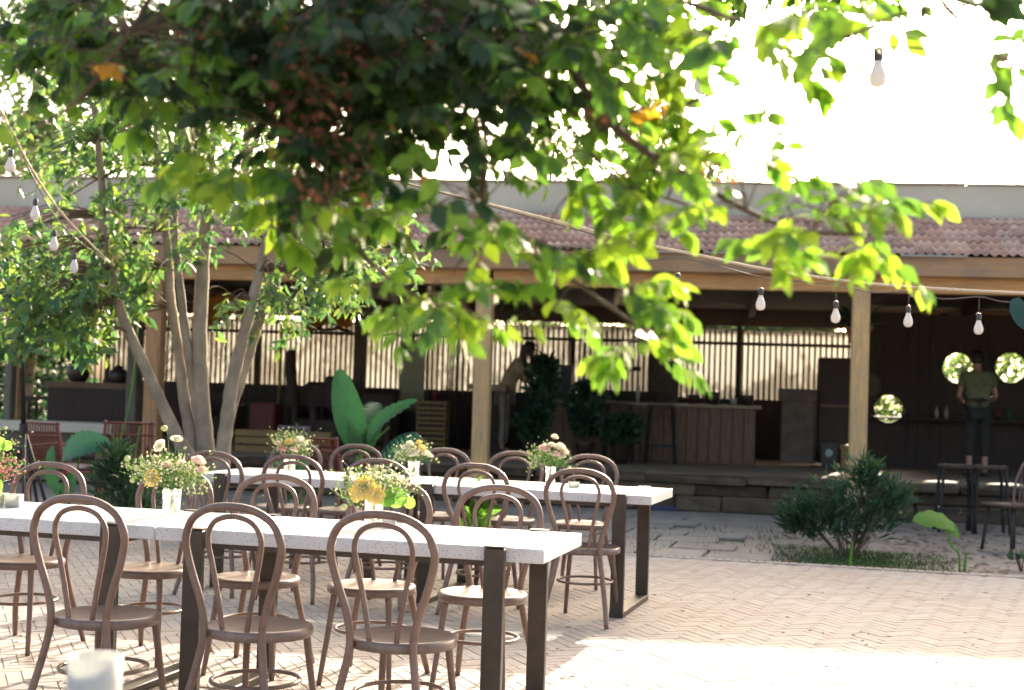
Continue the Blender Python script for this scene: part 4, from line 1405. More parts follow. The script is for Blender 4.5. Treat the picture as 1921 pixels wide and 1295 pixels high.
# elephant ears at left
ee0 = at(130, 900, 12.4); ee0.z = 0
ee = thing('elephant_ear_plant', 'elephant ear plant with one broad teal leaf and an upright blade at the left', 'plant', ee0)
q = MB(); blade(q, at(118, 858, 12.4) - ee0, at(210, 832, 12.2) - ee0, .15, .35, 22, 0, .02, (-.2, -1, .7), .014); q.build('leaf', M_teal, ee, True)
q = MB(); blade(q, at(112, 930, 12.4) - ee0, at(99, 835, 12.3) - ee0, .075, .3, 10, 0, 0, (-.4, -1, 0)); q.build('leaf', M_banana, ee, True)
q = MB(); blade(q, at(118, 930, 12.4) - ee0, at(140, 880, 12.3) - ee0, .06, .3, 10, 0, 0, (.4, -1, 0)); q.build('leaf', M_banana, ee, True)
for a_, b_ in (((150, 850), (128, 935)), ((104, 900), (116, 938)), ((130, 910), (120, 938))):
    MB().tube(smooth_path([at(*b_, 12.4) - ee0 - Vector((0, 0, .12)), (at(*a_, 12.4) - ee0 + at(*b_, 12.4) - ee0) / 2 + Vector((.02, 0, 0)), at(*a_, 12.4) - ee0], 4), .009, 6).build('stalk', M_green_st, ee, True)


def shrub(name, label, base, pts, n, size, mats, slim=True, group=None, stalks=14, cat='shrub', zlow=.05):
    t = thing(name, label, cat, base, 0, group)
    L, T = Leaves(), MB()
    for k in range(stalks):
        c = random.choice(pts)
        e = Vector((c[0] + random.gauss(0, c[3] * .4), c[1] + random.gauss(0, c[3] * .4), c[2] + c[4] * random.uniform(0, .8)))
        T.tube(smooth_path([(e.x * .15, e.y * .15, -.03), (e.x * .6, e.y * .6, e.z * .5), tuple(e)], 3), lerp_r(.008, .003, 7), 5)
    for _ in range(n):
        c = random.choice(pts)
        v = Vector((random.gauss(0, 1), random.gauss(0, 1), random.gauss(0, 1))).normalized() * random.random() ** .45
        p = Vector((c[0] + v.x * c[3], c[1] + v.y * c[3], c[2] + v.z * c[4]))
        if p.z < zlow: continue
        L.add(p, Vector((v.x, v.y, random.uniform(.1, 1.2))) + Vector((random.uniform(-.5, .5), random.uniform(-.5, .5), 0)), size * random.uniform(.6, 1.25), random.randrange(3))
    T.build('stems', M_twig, t)
    tag(L.build('foliage', mats, t, tv=SLIM_V * np.array([.45, 1, 1]) if slim else LEAF_V, tf=LEAF_F), kind='stuff')
    return t


sb = on(1590, 1040, 0)
shrub('oleander_shrub', 'dark green slim-leaved shrub at the foot of the right-hand post', sb, [(-.46, .2, .38, .15, .22), (-.2, .15, .46, .2, .30), (.12, .2, .62, .24, .36), (.35, .2, .48, .24, .34), (.15, .1, .30, .3, .24), (-.15, .1, .28, .28, .2), (.22, .2, .8, .1, .18), (.5, .2, .5, .14, .28), (-.45, .2, .25, .16, .18)], 1700, .15, L_dk, stalks=26).scale = (.88, .88, .86)
fb = at(232, 920, 12.2); fb.z = 0
shrub('fern_clump', 'dark fern clump under the leaning stem at the left', fb, [(0, 0, .35, .24, .30), (.1, .1, .2, .25, .2), (-.08, 0, .55, .12, .25)], 700, .14, L_dk, stalks=8)
# grass fringe
G = MB()
for _ in range(4200):
    px = random.gauss(1610, 95); 
    if not 1450 < px < 1790: continue
    p = on(px, 1038 + (px - 1450) * .075 + random.uniform(-22, 15), 0)
    if (Vector((p.x, p.y)) - PE0).dot(edge_n) < .01: continue
    h = random.uniform(.02, .055); a = random.uniform(0, 6.28); w = .004
    lx, ly = random.gauss(0, .02), random.gauss(0, .02)
    G.add([(p.x - w * math.cos(a), p.y - w * math.sin(a), -.03), (p.x + w * math.cos(a), p.y + w * math.sin(a), -.03), (p.x + lx, p.y + ly, h - .03)], [(0, 1, 2)])
tag(G.build('grass', M_grass), 'patch of short grass around the foot of the shrub', 'grass', kind='stuff')
# weeds through the slab path
G = MB()
for _ in range(350):
    p = on(random.choice((1210, 1330, 1225, 1440)) + random.gauss(0, 22), random.uniform(985, 1038), 0)
    if (Vector((p.x, p.y)) - PE0).dot(edge_n) < .01: continue
    h = random.uniform(.01, .04)
    G.add([(p.x - .004, p.y, -.02), (p.x + .004, p.y, -.02), (p.x + random.gauss(0, .015), p.y, h)], [(0, 1, 2)])
tag(G.build('moss', M_grass), 'thin weeds growing in the joints of the slab path', 'weeds', kind='stuff')
# bright caladium leaf and stalks at right
cb = on(1800, 1066, 0)
cal = thing('elephant_ear_plant', 'small elephant ear with one ragged bright lime leaf near the right edge of the paving', 'plant', cb)
dC = cb.y + .02
q = MB(); blade(q, at(1792, 985, dC) - cb, at(1712, 978, dC - .15) - cb, .12, -.1, 9, 0, .0, (.1, -.75, 1), .012); q.build('leaf', M_limeleaf, cal, True)
q = MB(); blade(q, at(1770, 978, dC) - cb, at(1799, 1008, dC - .1) - cb, .05, -.1, 6, 0, .05, (.3, -1, .6), .01); q.build('leaf', M_limeleaf, cal, True)
MB().tube(smooth_path([(0, 0, -.03), (-.01, 0, .12), at(1785, 1025, dC) - cb, at(1774, 985, dC) - cb], 4), .009, 6).build('stalk', M_limeleaf, cal, True)
MB().tube(smooth_path([(.04, 0, -.03), at(1811, 1050, dC) - cb, at(1813, 1036, dC) - cb], 4), lerp_r(.012, .007, 9), 6).build('stalk', M_limeleaf, cal, True)
cs0 = on(1594, 1062, 0)
MBs = MB().tube(smooth_path([cs0 + Vector((0, 0, -.03)), cs0 + Vector((.01, 0, .1)), cs0 + Vector((.02, 0, .2))], 3), lerp_r(.016, .004, 7), 6)
tag(MBs.build('leaf_shoot', M_limeleaf, None, True), 'single rolled lime-green leaf shoot in front of the shrub', 'plant')
rg = on(1916, 1065, 0)
shrub('low_herb', 'small green herb at the right picture edge by the paving', rg, [(0, 0, .06, .1, .07)], 120, .05, L_dk, False, stalks=4)
gc = at(600, 960, 9.6)
shrub('potted_greenery', 'bright green seedling between the two tables under the back table', (at(895, 985, 9.3).x, 9.3, 0), [(0, 0, .42, .05, .28)], 60, .12, [M_limeleaf] * 3, False, stalks=4)
shrub('green_plant', 'green leafy plant behind the left end of the back table', (at(538, 930, 11.3).x, 11.3, 0), [(0, 0, .5, .12, .2)], 60, .16, [M_banana] * 3, False, stalks=4)

# ------------------------------------------------------------------ inside the pavilion
def bat(px, py, b):
    return bl(px, py, b)


def inbox(parent, base, name, px0, px1, py0, py1, b, dep, ma, bev=0.0):
    """box part whose front face spans the given photo rectangle in the plane b"""
    p0, p1 = bl(px0, py1, b), bl(px1, py0, b)
    return MB().box(((p0.x + p1.x) / 2 - base.x, b + dep / 2 - base.y, (p0.z + p1.z) / 2 - base.z), (p1.x - p0.x, dep, p1.z - p0.z), bev=bev).build(name, ma, parent)


def ithing(name, label, cat, px, b, z=FL, group=None):
    p = bl(px, 800, b)
    base = Vector((p.x, b, z))
    return bthing(name, label, cat, base, group), base


M_bar = mat('bar_front_wood', (.17, .095, .05), (.10, .058, .033), rough=.6, scale=3, stretch=(9, 1, 1), bump=.2)
M_bartop = mat('bar_top_wood', (.24, .18, .11), (.18, .13, .08), rough=.35, scale=4)
M_pier = mat('rough_pier_plaster', (.13, .10, .075), (.085, .065, .05), rough=.9, scale=5, bump=.4)
M_fridge = mat('fridge_black', (.02, .022, .024), rough=.3)
M_pane = mat('milky_pane', (.30, .36, .32), (.42, .42, .33), rough=.15, scale=3, trans=(.5, .55, .45), tfac=.6)
M_crate = mat('ochre_crate_slat', (.26, .16, .055), (.19, .12, .045), rough=.7, scale=5)
M_screen = mat('pale_green_panel', (.28, .36, .30), rough=.3)

# bar counter
ct2, cb2 = ithing('bar_counter', 'long dark wooden bar counter with a pale worn top', 'counter', 1215, 3.3)
p0, p1 = bl(1012, 860, 3.3), bl(1420, 860, 3.3)
Lc = p1.x - p0.x
MB().box((0 + (p0.x + p1.x) / 2 - cb2.x, .35, .80), (Lc + .1, .78, .05), bev=.006).build('bar_top', M_bartop, ct2)
x = p0.x
while x < p1.x - .05:
    MB().box((x + .08 - cb2.x, 0, .387), (.152, .025, .77), bev=.004).build('plank', M_bar, ct2)
    x += .158
MB().box(((p0.x + p1.x) / 2 - cb2.x, .38, .387), (Lc - .05, .7, .77)).build('carcass', M_dark, ct2)


def stool(label, px, b, h=.74, w=.34, group='tall stools', name='bar_stool', z=FL, ma=None):
    ma = ma or M_darkmetal
    t, base = ithing(name, label, 'stool', px, b, z, group)
    MB().box((0, 0, h - .02), (w, w, .04), bev=.01).build('seat', M_dark, t)
    for sx in (-1, 1):
        for sy in (-1, 1):
            MB().bar((sx * w * .42, sy * w * .42, h - .04), (sx * w * .56, sy * w * .56, 0), .025, .025).build('leg', ma, t)
    for sy in (-1, 1):
        MB().bar((-w * .53, sy * w * .53, h * .3), (w * .53, sy * w * .53, h * .3), .018, .018).build('rung', ma, t)
    for sx in (-1, 1):
        MB().bar((sx * w * .52, -w * .5, h * .36), (sx * w * .52, w * .5, h * .36), .018, .018).build('rung', ma, t)
    return t


stool('tall dark stool standing in front of the bar counter', 1240, 2.8, .80, .36)
stool('tall dark stool at the bar beside the leafy silhouettes', 1160, 2.8, .80, .36)
# things on the bar
t, bs = ithing('coffee_machine', 'dark espresso machine with a pale green panel on the bar', 'machine', 1040, 3.6, FL + .825)
inbox(t, bs, 'body', 1012, 1072, 685, 752, 3.6, .4, M_fridge, .01)
inbox(t, bs, 'panel', 1020, 1052, 688, 706, 3.585, .012, M_screen)
inbox(t, bs, 'drip_tray', 1020, 1064, 742, 750, 3.5, .09, M_darkmetal)
for i, (px, py, w, h, nm, lb, ma) in enumerate(((1335, 722, 36, 22, 'cup_stack', 'low stack of dark cups on the bar', M_darkpot), (1375, 728, 18, 12, 'white_bowl', 'small white bowl shining on the bar', M_frost), (1400, 722, 30, 18, 'basket', 'dark basket with a glinting rim at the right end of the bar', M_dark), (1195, 728, 12, 28, 'tumbler', 'pale glass standing on the middle of the bar', M_frost), (1110, 735, 14, 18, 'small_jar', 'small ochre jar on the bar', M_crate), (1300, 735, 26, 16, 'tray_pile', 'flat pile of trays on the bar', M_dark))):
    t, bs = ithing(nm, lb, 'tableware', px, 3.55, FL + .825)
    q = bl(px + w / 2, py, 3.55); r_ = abs(q.x - bs.x); hh = max(.05, h / 125)
    MB().lathe([(r_ * .7, 0), (r_, hh * .6), (r_, hh), (r_ * .9, hh), (r_ * .75, .02)], n=16).build('body', ma, t, True)
# jumble of dark equipment behind the bar
t, bs = ithing('back_shelf', 'dark shelf unit with bottles behind the bar', 'shelf', 1150, 5.0)
inbox(t, bs, 'cabinet', 1090, 1230, 735, 858, 5.0, .4, M_dark)
inbox(t, bs, 'shelf_board', 1085, 1200, 688, 693, 5.0, .3, M_dark)
for k, px in enumerate((1092, 1194)):
    inbox(t, bs, 'upright', px, px + 5, 640, 735, 5.0, .05, M_dark)
for k in range(9):
    px = 1098 + k * 11
    q = bl(px, 688, 5.1)
    tb = bthing('bottle', ('ochre', 'pale', 'dark')[k % 3] + ' bottle, ' + ('first', 'second', 'third', 'fourth', 'fifth', 'sixth', 'seventh', 'eighth', 'last')[k] + ' from the left on the shelf behind the bar', 'bottle', (q.x, 5.1, q.z + .0), 'bottles behind the bar')
    MB().lathe([(.03, 0), (.03, .12), (.012, .16), (.012, .2)], n=10).build('body', (M_crate, M_frost, M_darkpot)[k % 3], tb, True)
# piers and pillars
for nm, lb, a_ in (('plaster_pillar', 'brown plaster pillar with a paler cap between the fences', (1213, 1276, 575, 860, 5.2, .3)), ('grey_pillar', 'grey-brown pillar left of the sunlit fence panel above the banana plant', (656, 684, 575, 850, 4.6, .25)), ('stone_pier', 'low rough stone pier at the right end of the bar', (1464, 1530, 735, 868, 3.4, .4))):
    px0, px1, py0, py1, b, dep = a_
    t, bs = ithing(nm, lb, 'pillar', (px0 + px1) / 2, b)
    inbox(t, bs, 'shaft', px0, px1, py0, py1 - 0, b, dep, M_pier, .015)
    inbox(t, bs, 'cap', px0 - 3, px1 + 3, py0 - 4, py0 + 18, b - .03, dep + .06, M_pier, .01)
t, bs = ithing('timber_post', 'green-grey timber post inside the pavilion left of the leaning stem', 'post', 248, 2.2)
inbox(t, bs, 'shaft', 233, 262, 560, 800, 2.2, .18, M_greypost, .01)
inbox(t, bs, 'footing', 230, 265, 800, 815, 2.17, .24, M_pier)
t, bs = ithing('timber_post', 'slim ochre post in front of the corrugated fence between the tree stems and the carving', 'post', 524, 5.0)
inbox(t, bs, 'shaft', 518, 529, 605, 800, 5.0, .08, M_crate)
inbox(t, bs, 'bracket', 512, 535, 600, 606, 4.98, .12, M_crate)
t, bs = ithing('timber_post', 'weathered grey post standing on the ledge at the left picture edge', 'post', 20, 1.2)
inbox(t, bs, 'shaft', 4, 26, 590, 800, 1.2, .16, M_greypost, .01)
inbox(t, bs, 'edge_board', 27, 38, 620, 800, 1.3, .08, M_wood)
# ledge wall far left
t, bs = ithing('low_wall', 'low plastered ledge wall at the far left with a pale top', 'wall', 60, 1.0, 0)
inbox(t, bs, 'wall', -30, 205, 806, 905, 1.0, .5, M_pier)
inbox(t, bs, 'coping', -32, 208, 796, 806, .96, .58, M_conc, .01)
# glass door and fridge
t, bs = ithing('glass_door', 'milky glass door with a dark frame glowing right of the banana plant', 'door', 773, 4.8)
inbox(t, bs, 'pane', 750, 798, 655, 772, 4.8, .02, M_pane)
inbox(t, bs, 'frame', 744, 750, 640, 850, 4.78, .06, M_fridge)
inbox(t, bs, 'frame', 798, 804, 640, 850, 4.78, .06, M_fridge)
inbox(t, bs, 'frame', 750, 798, 640, 655, 4.78, .06, M_fridge)
inbox(t, bs, 'lower_panel', 750, 798, 772, 850, 4.78, .06, M_fridge)
# crate stack
for i in range(5):
    t, bs = ithing('slatted_crate', ['lowest', 'second lowest', 'middle', 'second highest', 'topmost'][i] + ' ochre slatted crate in the stack right of the banana plant', 'crate', 812, 4.0, FL + i * .15, 'ochre crates in one stack')
    MB().box((0, .01, .075), (.40, .3, .10)).build('liner', M_dark, t)
    for z in (.03, .115):
        MB().box((0, -.155, z), (.44, .015, .04)).build('slat', M_crate, t)
        MB().box((0, .165, z), (.44, .015, .04)).build('slat', M_crate, t)
    for sx in (-1, 1):
        MB().box((sx * .21, 0, .075), (.02, .3, .14)).build('end_board', M_crate, t)
t, bs = ithing('red_pot', 'small red tin on top of the crate stack', 'tin', 815, 4.0, FL + .76)
MB().lathe([(.05, 0), (.055, .12), (.05, .13)], n=14).build('body', M_redbox, t, True)
MB().lathe([(.053, 0), (.053, .012)], (0, 0, .131), 14).build('lid', M_dark, t)
# dark cabinets, screens
t, bs = ithing('tall_cabinet', 'tall dark cabinet left of the right-hand post', 'cabinet', 1565, 3.6)
inbox(t, bs, 'body', 1533, 1598, 672, 868, 3.6, .5, M_dark, .01)
inbox(t, bs, 'edge_strip', 1529, 1534, 700, 855, 3.57, .05, M_crate)
inbox(t, bs, 'door_rail', 1540, 1595, 760, 764, 3.585, .02, M_bar)
t, bs = ithing('chalk_sign', 'small dark sign with a pale blot leaning at the cabinet foot', 'sign', 1555, 3.2)
inbox(t, bs, 'board', 1540, 1572, 832, 884, 3.2, .03, M_fridge)
q = bl(1555, 850, 3.19)
MB().ball((q.x - bs.x, 0 - .012, q.z - bs.z), .05, (1, .1, 1), 0, 12, .2).build('blot', M_screen, t)
inbox(t, bs, 'prop', 1552, 1560, 835, 884, 3.25, .12, M_dark)
t, bs = ithing('yellow_box', 'ochre box standing beside the foot of the right-hand post', 'box', 1588, 3.1)
inbox(t, bs, 'body', 1577, 1600, 842, 880, 3.1, .3, M_crate, .005)
inbox(t, bs, 'lid', 1575, 1602, 836, 842, 3.08, .34, M_crate)
# wall plate and shelf ware on the dark wall
t, bs = ithing('wall_plate', 'round pale plate half hidden by the right-hand post', 'plate', 1628, 4.3, bl(1632, 722, 4.3).z)
q = MB().lathe([(.02, 0), (.12, 0), (.17, .03), (.165, .035), (.02, .01)], n=24)
q.v = [(x, -z, y) for x, y, z in q.v]; q.build('plate', M_pier, t, True)
for px, ma, lb in ((1757, M_frost, 'small clear glass glinting on the wall shelf'), (1775, M_frost, 'slim pale bottle on the wall shelf'), (1872, M_redbox, 'small red cup on the wall shelf right of the person'), (1700, M_darkpot, 'dark jar on the wall shelf near the lowest round window'), (1893, M_teal, 'small green bottle on the wall shelf at the edge')):
    q = bl(px, 783, 4.3)
    t = bthing('shelf_jar', lb, 'jar', (q.x, 4.3, sh.z + .016), 'small ware on the wall shelf')
    MB().lathe([(.028, 0), (.03, .09), (.013, .13), (.013, .17)], n=12).build('body', ma, t, True)
for px, w in ((1745, 34), (1870, 40)):  # ochre tubes stand in for warm glints on the beam ends
    a_ = bl(px - w / 2, 588, 4.0); b_ = bl(px + w / 2, 588, 4.0)
    t = bthing('glint_strip', 'ochre tube standing in for a warm glint under the ceiling ' + ('left of the last bulb' if px < 1800 else 'at the right edge'), 'glint', ((a_.x + b_.x) / 2, 4.0, a_.z))
    MB().tube([(-(b_.x - a_.x) / 2, 0, 0), ((b_.x - a_.x) / 2, 0, 0)], .018, 8).build('tube', M_crate, t, True)
    MB().box((0, 0, .035), (b_.x - a_.x + .05, .04, .025)).build('housing', M_bar, t)
    MB().tube([(0, 0, .04), (0, 0, 2.72 - a_.z)], .006, 5).build('hanger', M_darkmetal, t)
# hanging pot with fern behind the right-hand post
hp = bl(1611, 612, .8)
t = bthing('hanging_pot', 'red-brown hanging pot with a spreading fern behind the right-hand post', 'plant', (hp.x, .8, hp.z - .22))
MB().lathe([(.09, 0), (.15, .18), (.18, .2), (.17, .2), (.1, .05)], n=18).build('pot', M_clay, t, True)
for s in (-1, 1): MB().tube([(s * .16, 0, .2), (0, 0, 2.72 - hp.z + .22)], .004, 4).build('cord', M_rope, t)
L = Leaves()
for _ in range(26):
    a = random.uniform(0, 6.28)
    L.add((0, 0, .2), (math.cos(a), math.sin(a) * .6, random.uniform(.1, .9)), random.uniform(.28, .46), random.randrange(3), nrm=(0, -.3, 1), wid=.35)
L.build('fern', L_dk, t)
# hanging leaf at the right edge
q = MB(); lb0 = at(1905, 560, 8.6)
blade(q, (0, 0, 0), at(1921, 618, 8.5) - lb0, .05, .2, 8, 0, 0, (-.5, -1, 0)); 
t = thing('hanging_leaf', 'blue-green strap leaf hanging into the right edge of the picture', 'leaf', lb0)
q.build('leaf', M_dkteal, t, True)
# silhouetted potted plants before the bar
for i, (px, b, h, w, lb) in enumerate(((1012, 2.3, 1.42, .22, 'tall dark leafy plant in front of the woman'), (1098, 2.3, 1.08, .27, 'dark round-headed plant in front of the bar'), (1165, 2.2, .62, .3, 'lowest dark leafy plant right of the round-headed one'), (1000, 2.1, .7, .22, 'short dark plant at the foot of the tall leafy one'))):
    p = bl(px, 800, b)
    t = shrub('potted_plant', lb, BM @ Vector((p.x, b, FL)), [(0, 0, h * .72, w, h * .24), (0, 0, h * .5, w * .7, h * .25), (.05, 0, h * .88, w * .6, h * .12)], 900, .11, L_dk, False, 'dark potted plants before the bar', 8, 'plant', .22)
    MB().lathe([(.09, 0), (.13, .24), (.15, .26), (.14, .26), (.1, .2)], n=16).build('pot', M_darkpot, t, True)
# hanging plant by the middle post
hp = bl(958, 540, 1.4)
t = bthing('hanging_basket', 'dark trailing plant hanging from the ceiling right of the middle post', 'plant', (hp.x, 1.4, hp.z - .1))
L = Leaves()
for _ in range(150):
    L.add((random.gauss(0, .14), random.gauss(0, .1), random.gauss(-.02, .14)), (random.uniform(-1, 1), random.uniform(-1, 1), random.uniform(-1, .3)), .12, random.randrange(3))
L.build('foliage', L_dk, t, tv=SLIM_V)
MB().lathe([(.05, -.08), (.11, .02), (.12, .03)], n=14).build('basket', M_dark, t, True)
MB().tube([(0, 0, 0), (0, 0, 2.72 - hp.z + .1)], .005, 4).build('cord', M_rope, t)

# left bay: carving, seats, fabric, console, vase
t, bs = ithing('wood_carving', 'tall slender dark wood carving standing against the bright fence', 'sculpture', 545, 4.0)
k0 = bl(545, 655, 4.0).z - FL
MB().tube(smooth_path([(.02, 0, .04), (.06, 0, k0 * .25), (.02, 0, k0 * .5), (-.01, 0, k0 * .68), (-.03, 0, k0 * .85), (-.035, 0, k0 * .95), (-.06, 0, k0)], 4), [.13, .13, .13, .125, .12, .12, .115, .11, .10, .095, .09, .085, .085, .085, .085, .08, .075, .075, .072, .07, .07, .065, .06, .04, .02][:25], 10).build('figure', M_dark, t, True)
MB().box((.02, 0, .03), (.4, .35, .06), bev=.01).build('plinth', M_dark, t)


def armchair(label, px, b, wpx, py_top, seat_h=.42):
    t, bs = ithing('armchair', label, 'chair', px, b, FL, 'dark upholstered seats in the left bay')
    w = bl(px + wpx / 2, 800, b).x - bl(px - wpx / 2, 800, b).x
    top = bl(px, py_top, b).z - FL
    MB().box((0, .0, seat_h / 2 + .05), (w * .8, .6, seat_h - .1), bev=.03).build('seat', M_dark, t)
    MB().box((0, .28, (top + .1) / 2 + .05), (w * .95, .14, top - .1), bev=.05).build('backrest', M_dark, t)
    for s in (-1, 1):
        MB().box((s * w * .46, 0, .32), (.10, .6, .56), bev=.03).build('armrest', M_dark, t)
        for y in (-.25, .25): MB().box((s * w * .42, y, .03), (.05, .05, .06)).build('leg', M_dark, t)
    return t


armchair('dark armchair right of the carving in front of the fence', 585, 3.9, 52, 722)
armchair('dark high-backed armchair nearer the banana plant', 622, 3.7, 56, 712)
armchair('low dark armchair behind the banana plant', 700, 3.9, 74, 740)
armchair('dark seat left of the carving behind the tree stems', 410, 4.2, 70, 735)
t, bs = ithing('red_cabinet', 'dark red square cabinet between the tree stems and the carving', 'cabinet', 491, 3.4)
inbox(t, bs, 'body', 467, 516, 757, 812, 3.4, .4, M_redbox, .01)
inbox(t, bs, 'door', 471, 512, 762, 808, 3.385, .012, M_redbox)
q = bl(507, 785, 3.38); MB().ball((q.x - bs.x, -.03, q.z - bs.z), .012).build('knob', M_crate, t)
# slatted bench / stage edge in green-ochre
t, bs = ithing('slatted_bench', 'long low ochre slatted bench behind the tables in the left bay', 'bench', 520, 1.6, 0)
for k, py in enumerate((812, 826, 842)):
    inbox(t, bs, 'slat', 440, 620, py, py + 5, 1.6 + k * .02, .06, M_crate)
for px in (446, 530, 612): inbox(t, bs, 'leg', px, px + 6, 812, 880, 1.66, .06, M_dark)
# slatted chair back
t, bs = ithing('slatted_chair', 'mauve chair with a slatted back behind the mixed bouquet', 'chair', 552, .2, 0)
z1 = bl(552, 799, .2).z; wv = bl(583, 800, .2).x - bl(522, 800, .2).x
MB().box((0, 0, z1 - .02), (wv, .03, .04), bev=.008).build('top_rail', M_purple, t)
for s in (-1, 1): MB().box((s * (wv / 2 - .015), 0, z1 / 2), (.03, .03, z1), bev=.006).build('frame_leg', M_purple, t)
for k in range(9): MB().box((-wv / 2 + .05 + k * (wv - .1) / 8, 0, z1 - .2), (.018, .012, .34)).build('slat', M_purple, t)
MB().box((0, -.2, .44), (wv, .42, .03), bev=.01).build('seat', M_purple, t)
for s in (-1, 1): MB().box((s * (wv / 2 - .02), -.39, .215), (.03, .03, .43)).build('leg', M_purple, t)


def bamboo_chair(label, px, d, top_px, rz, name='bamboo_chair'):
    base = at(px, 900, d); base.z = -.03
    t = thing(name, label, 'chair', base, rz, 'red bamboo armchairs at the left')
    z1 = at(px, top_px, d).z + .03
    w = .5
    for s in (-1, 1):
        MB().tube([(s * w / 2, .25, 0), (s * w / 2, .27, .42), (s * w / 2 * .9, .38, z1)], .017, 7).build('back_leg', M_red, t, True)
        MB().tube([(s * w / 2, -.25, 0), (s * w / 2, -.25, .62)], .017, 7).build('front_leg', M_red, t, True)
        MB().tube(smooth_path([(s * w / 2, -.25, .62), (s * w / 2, -.1, .68), (s * w / 2, .3, .66)], 4), .016, 7).build('armrest', M_red, t, True)
    for z, y in ((z1 - .02, .375), (z1 - .14, .36), (.5, .29)):
        MB().tube([(-w / 2, y, z), (w / 2, y, z)], .012, 6).build('rail', M_red, t, True)
    for k in range(12):
        x = -w / 2 + .04 + k * (w - .08) / 11
        MB().tube([(x, .29, .48), (x * .93, .372, z1 - .02)], .0085, 5).build('cane', M_red, t)
    MB().box((0, 0, .42), (w, .5, .03), bev=.01).build('seat', M_red, t)
    MB().box((0, 0, .46), (w * .9, .46, .05), bev=.02).build('cushion', M_purple, t)
    return t


bamboo_chair('red bamboo armchair with a caned back at the left, seen behind the elephant ear', 128, 14.2, 790, R(150))
bamboo_chair('red bamboo armchair right of the broad teal leaf', 232, 14.6, 788, R(200))
bamboo_chair('red bamboo armchair half hidden between the banana plant and the mixed bouquet', 622, 14.4, 818, R(160))
# console with vase
t, bs = ithing('console_table', 'long dark console cabinet under the red flower vase', 'cabinet', 165, 2.4)
inbox(t, bs, 'body', 86, 240, 726, 800, 2.4, .4, M_dark, .01)
inbox(t, bs, 'top', 82, 244, 720, 726, 2.37, .46, M_bar)
for px in (50, 64): inbox(t, bs, 'rail_post', px, px + 5, 748, 802, 2.4, .05, M_dark)
inbox(t, bs, 'hand_rail', 46, 88, 744, 750, 2.4, .05, M_dark)
vz = bl(146, 721, 2.6)
t = bthing('flower_vase', 'large dark round vase of red flowers on the console', 'vase of flowers', (vz.x, 2.6, vz.z))
MB().lathe([(.08, 0), (.15, .10), (.17, .2), (.13, .3), (.08, .33), (.07, .33), (.07, .28)], n=20).build('vase', M_darkpot, t, True)
L = Leaves()
for _ in range(160): L.add((random.gauss(0, .05), random.gauss(0, .05), .33), (random.uniform(-1, 1), random.uniform(-1, 1), random.uniform(.3, 1.6)), random.uniform(.14, .3), random.randrange(3))
L.build('leaves', L_dk, t, tv=SLIM_V)
q = MB()
for _ in range(34):
    a = random.uniform(0, 6.28); r_ = random.uniform(.05, .24)
    petal_flower(q, (r_ * math.cos(a), r_ * .6 * math.sin(a), .55 + random.uniform(-.08, .06)), (0, -.5, 1), .035, 6, .5)
q.build('blooms', [M_red, M_red], t)
t, bs = ithing('round_jar', 'dark round jar on the right end of the console', 'jar', 218, 2.6, vz.z)
MB().lathe([(.07, 0), (.14, .1), (.13, .2), (.06, .26), (.05, .26)], n=16).build('body', M_darkpot, t, True)
MB().lathe([(.052, 0), (.05, .02), (.01, .035)], (0, 0, .261), 14).build('lid', M_dark, t)
# fabrics
def cloth(name, label, cat, pts, b, ma):
    c = sum((bl(x, y, b) for x, y in pts), Vector()) / len(pts)
    t = bthing(name, label, cat, c)
    P = [bl(x, y, b) - c for x, y in pts]
    q = MB().add([(p.x, -.006, p.z) for p in P] + [(p.x, .006, p.z) for p in P], [tuple(range(len(P))), tuple(reversed(range(len(P), 2 * len(P))))] + [(i, (i + 1) % len(P), (i + 1) % len(P) + len(P), i + len(P)) for i in range(len(P))])
    q.build('panel', ma, t)
    p = P[0]
    MB().tube([(P[0].x, 0, P[0].z), (P[0].x, 0, 2.72 - c.z)], .006, 4).build('cord', M_rope, t)
    MB().tube([(P[1].x, 0, P[1].z), (P[1].x, 0, 2.72 - c.z)], .006, 4).build('cord', M_rope, t)
    return t


cloth('fabric_banner', 'ochre fabric panel hanging behind the middle tree stem', 'banner', [(384, 536), (456, 536), (470, 565), (436, 590), (415, 612), (384, 612)], 4.5, M_yel)
cloth('fabric_banner', 'small pale triangle of fabric over the ochre panel', 'banner', [(430, 572), (458, 572), (446, 586)], 4.4, M_petalw)
cloth('fabric_banner', 'ochre and red fabric strip under the lintel right of the stems', 'banner', [(570, 590), (668, 590), (655, 616), (610, 608), (578, 622)], 4.8, M_yel)
t, bs = ithing('driftwood', 'dark twisted branch hung in front of the corrugated fence', 'branch', 625, 4.9, bl(625, 612, 4.9).z)
MB().tube(smooth_path([bl(575, 622, 4.9) - bs, bl(600, 612, 4.9) - bs, bl(620, 600, 4.9) - bs, bl(636, 616, 4.9) - bs, bl(656, 622, 4.9) - bs], 4), lerp_r(.03, .03, 17), 7).build('branch', M_dark, t, True)
MB().tube(smooth_path([bl(590, 618, 4.9) - bs, bl(625, 618, 4.85) - bs, bl(650, 608, 4.9) - bs], 4), .025, 6).build('branch', M_dark, t, True)
for px in (600, 650): MB().tube([bl(px, 612, 4.9) - bs, Vector((bl(px, 612, 4.9).x - bs.x, 0, 2.72 - bs.z))], .005, 4).build('cord', M_rope, t)
t, bs = ithing('red_garland', 'row of red paper lanterns under the ceiling behind the tree stems', 'garland', 440, 3.6, bl(440, 548, 3.6).z)
for k in range(6):
    q = bl(400 + k * 16, 550, 3.6) - bs
    MB().ball(q, .07, (1, 1, .9), 0, 8).build('lantern', M_red, t, True)
MB().tube([bl(392, 540, 3.6) - bs, bl(486, 540, 3.6) - bs], .008, 5).build('cord', M_rope, t)
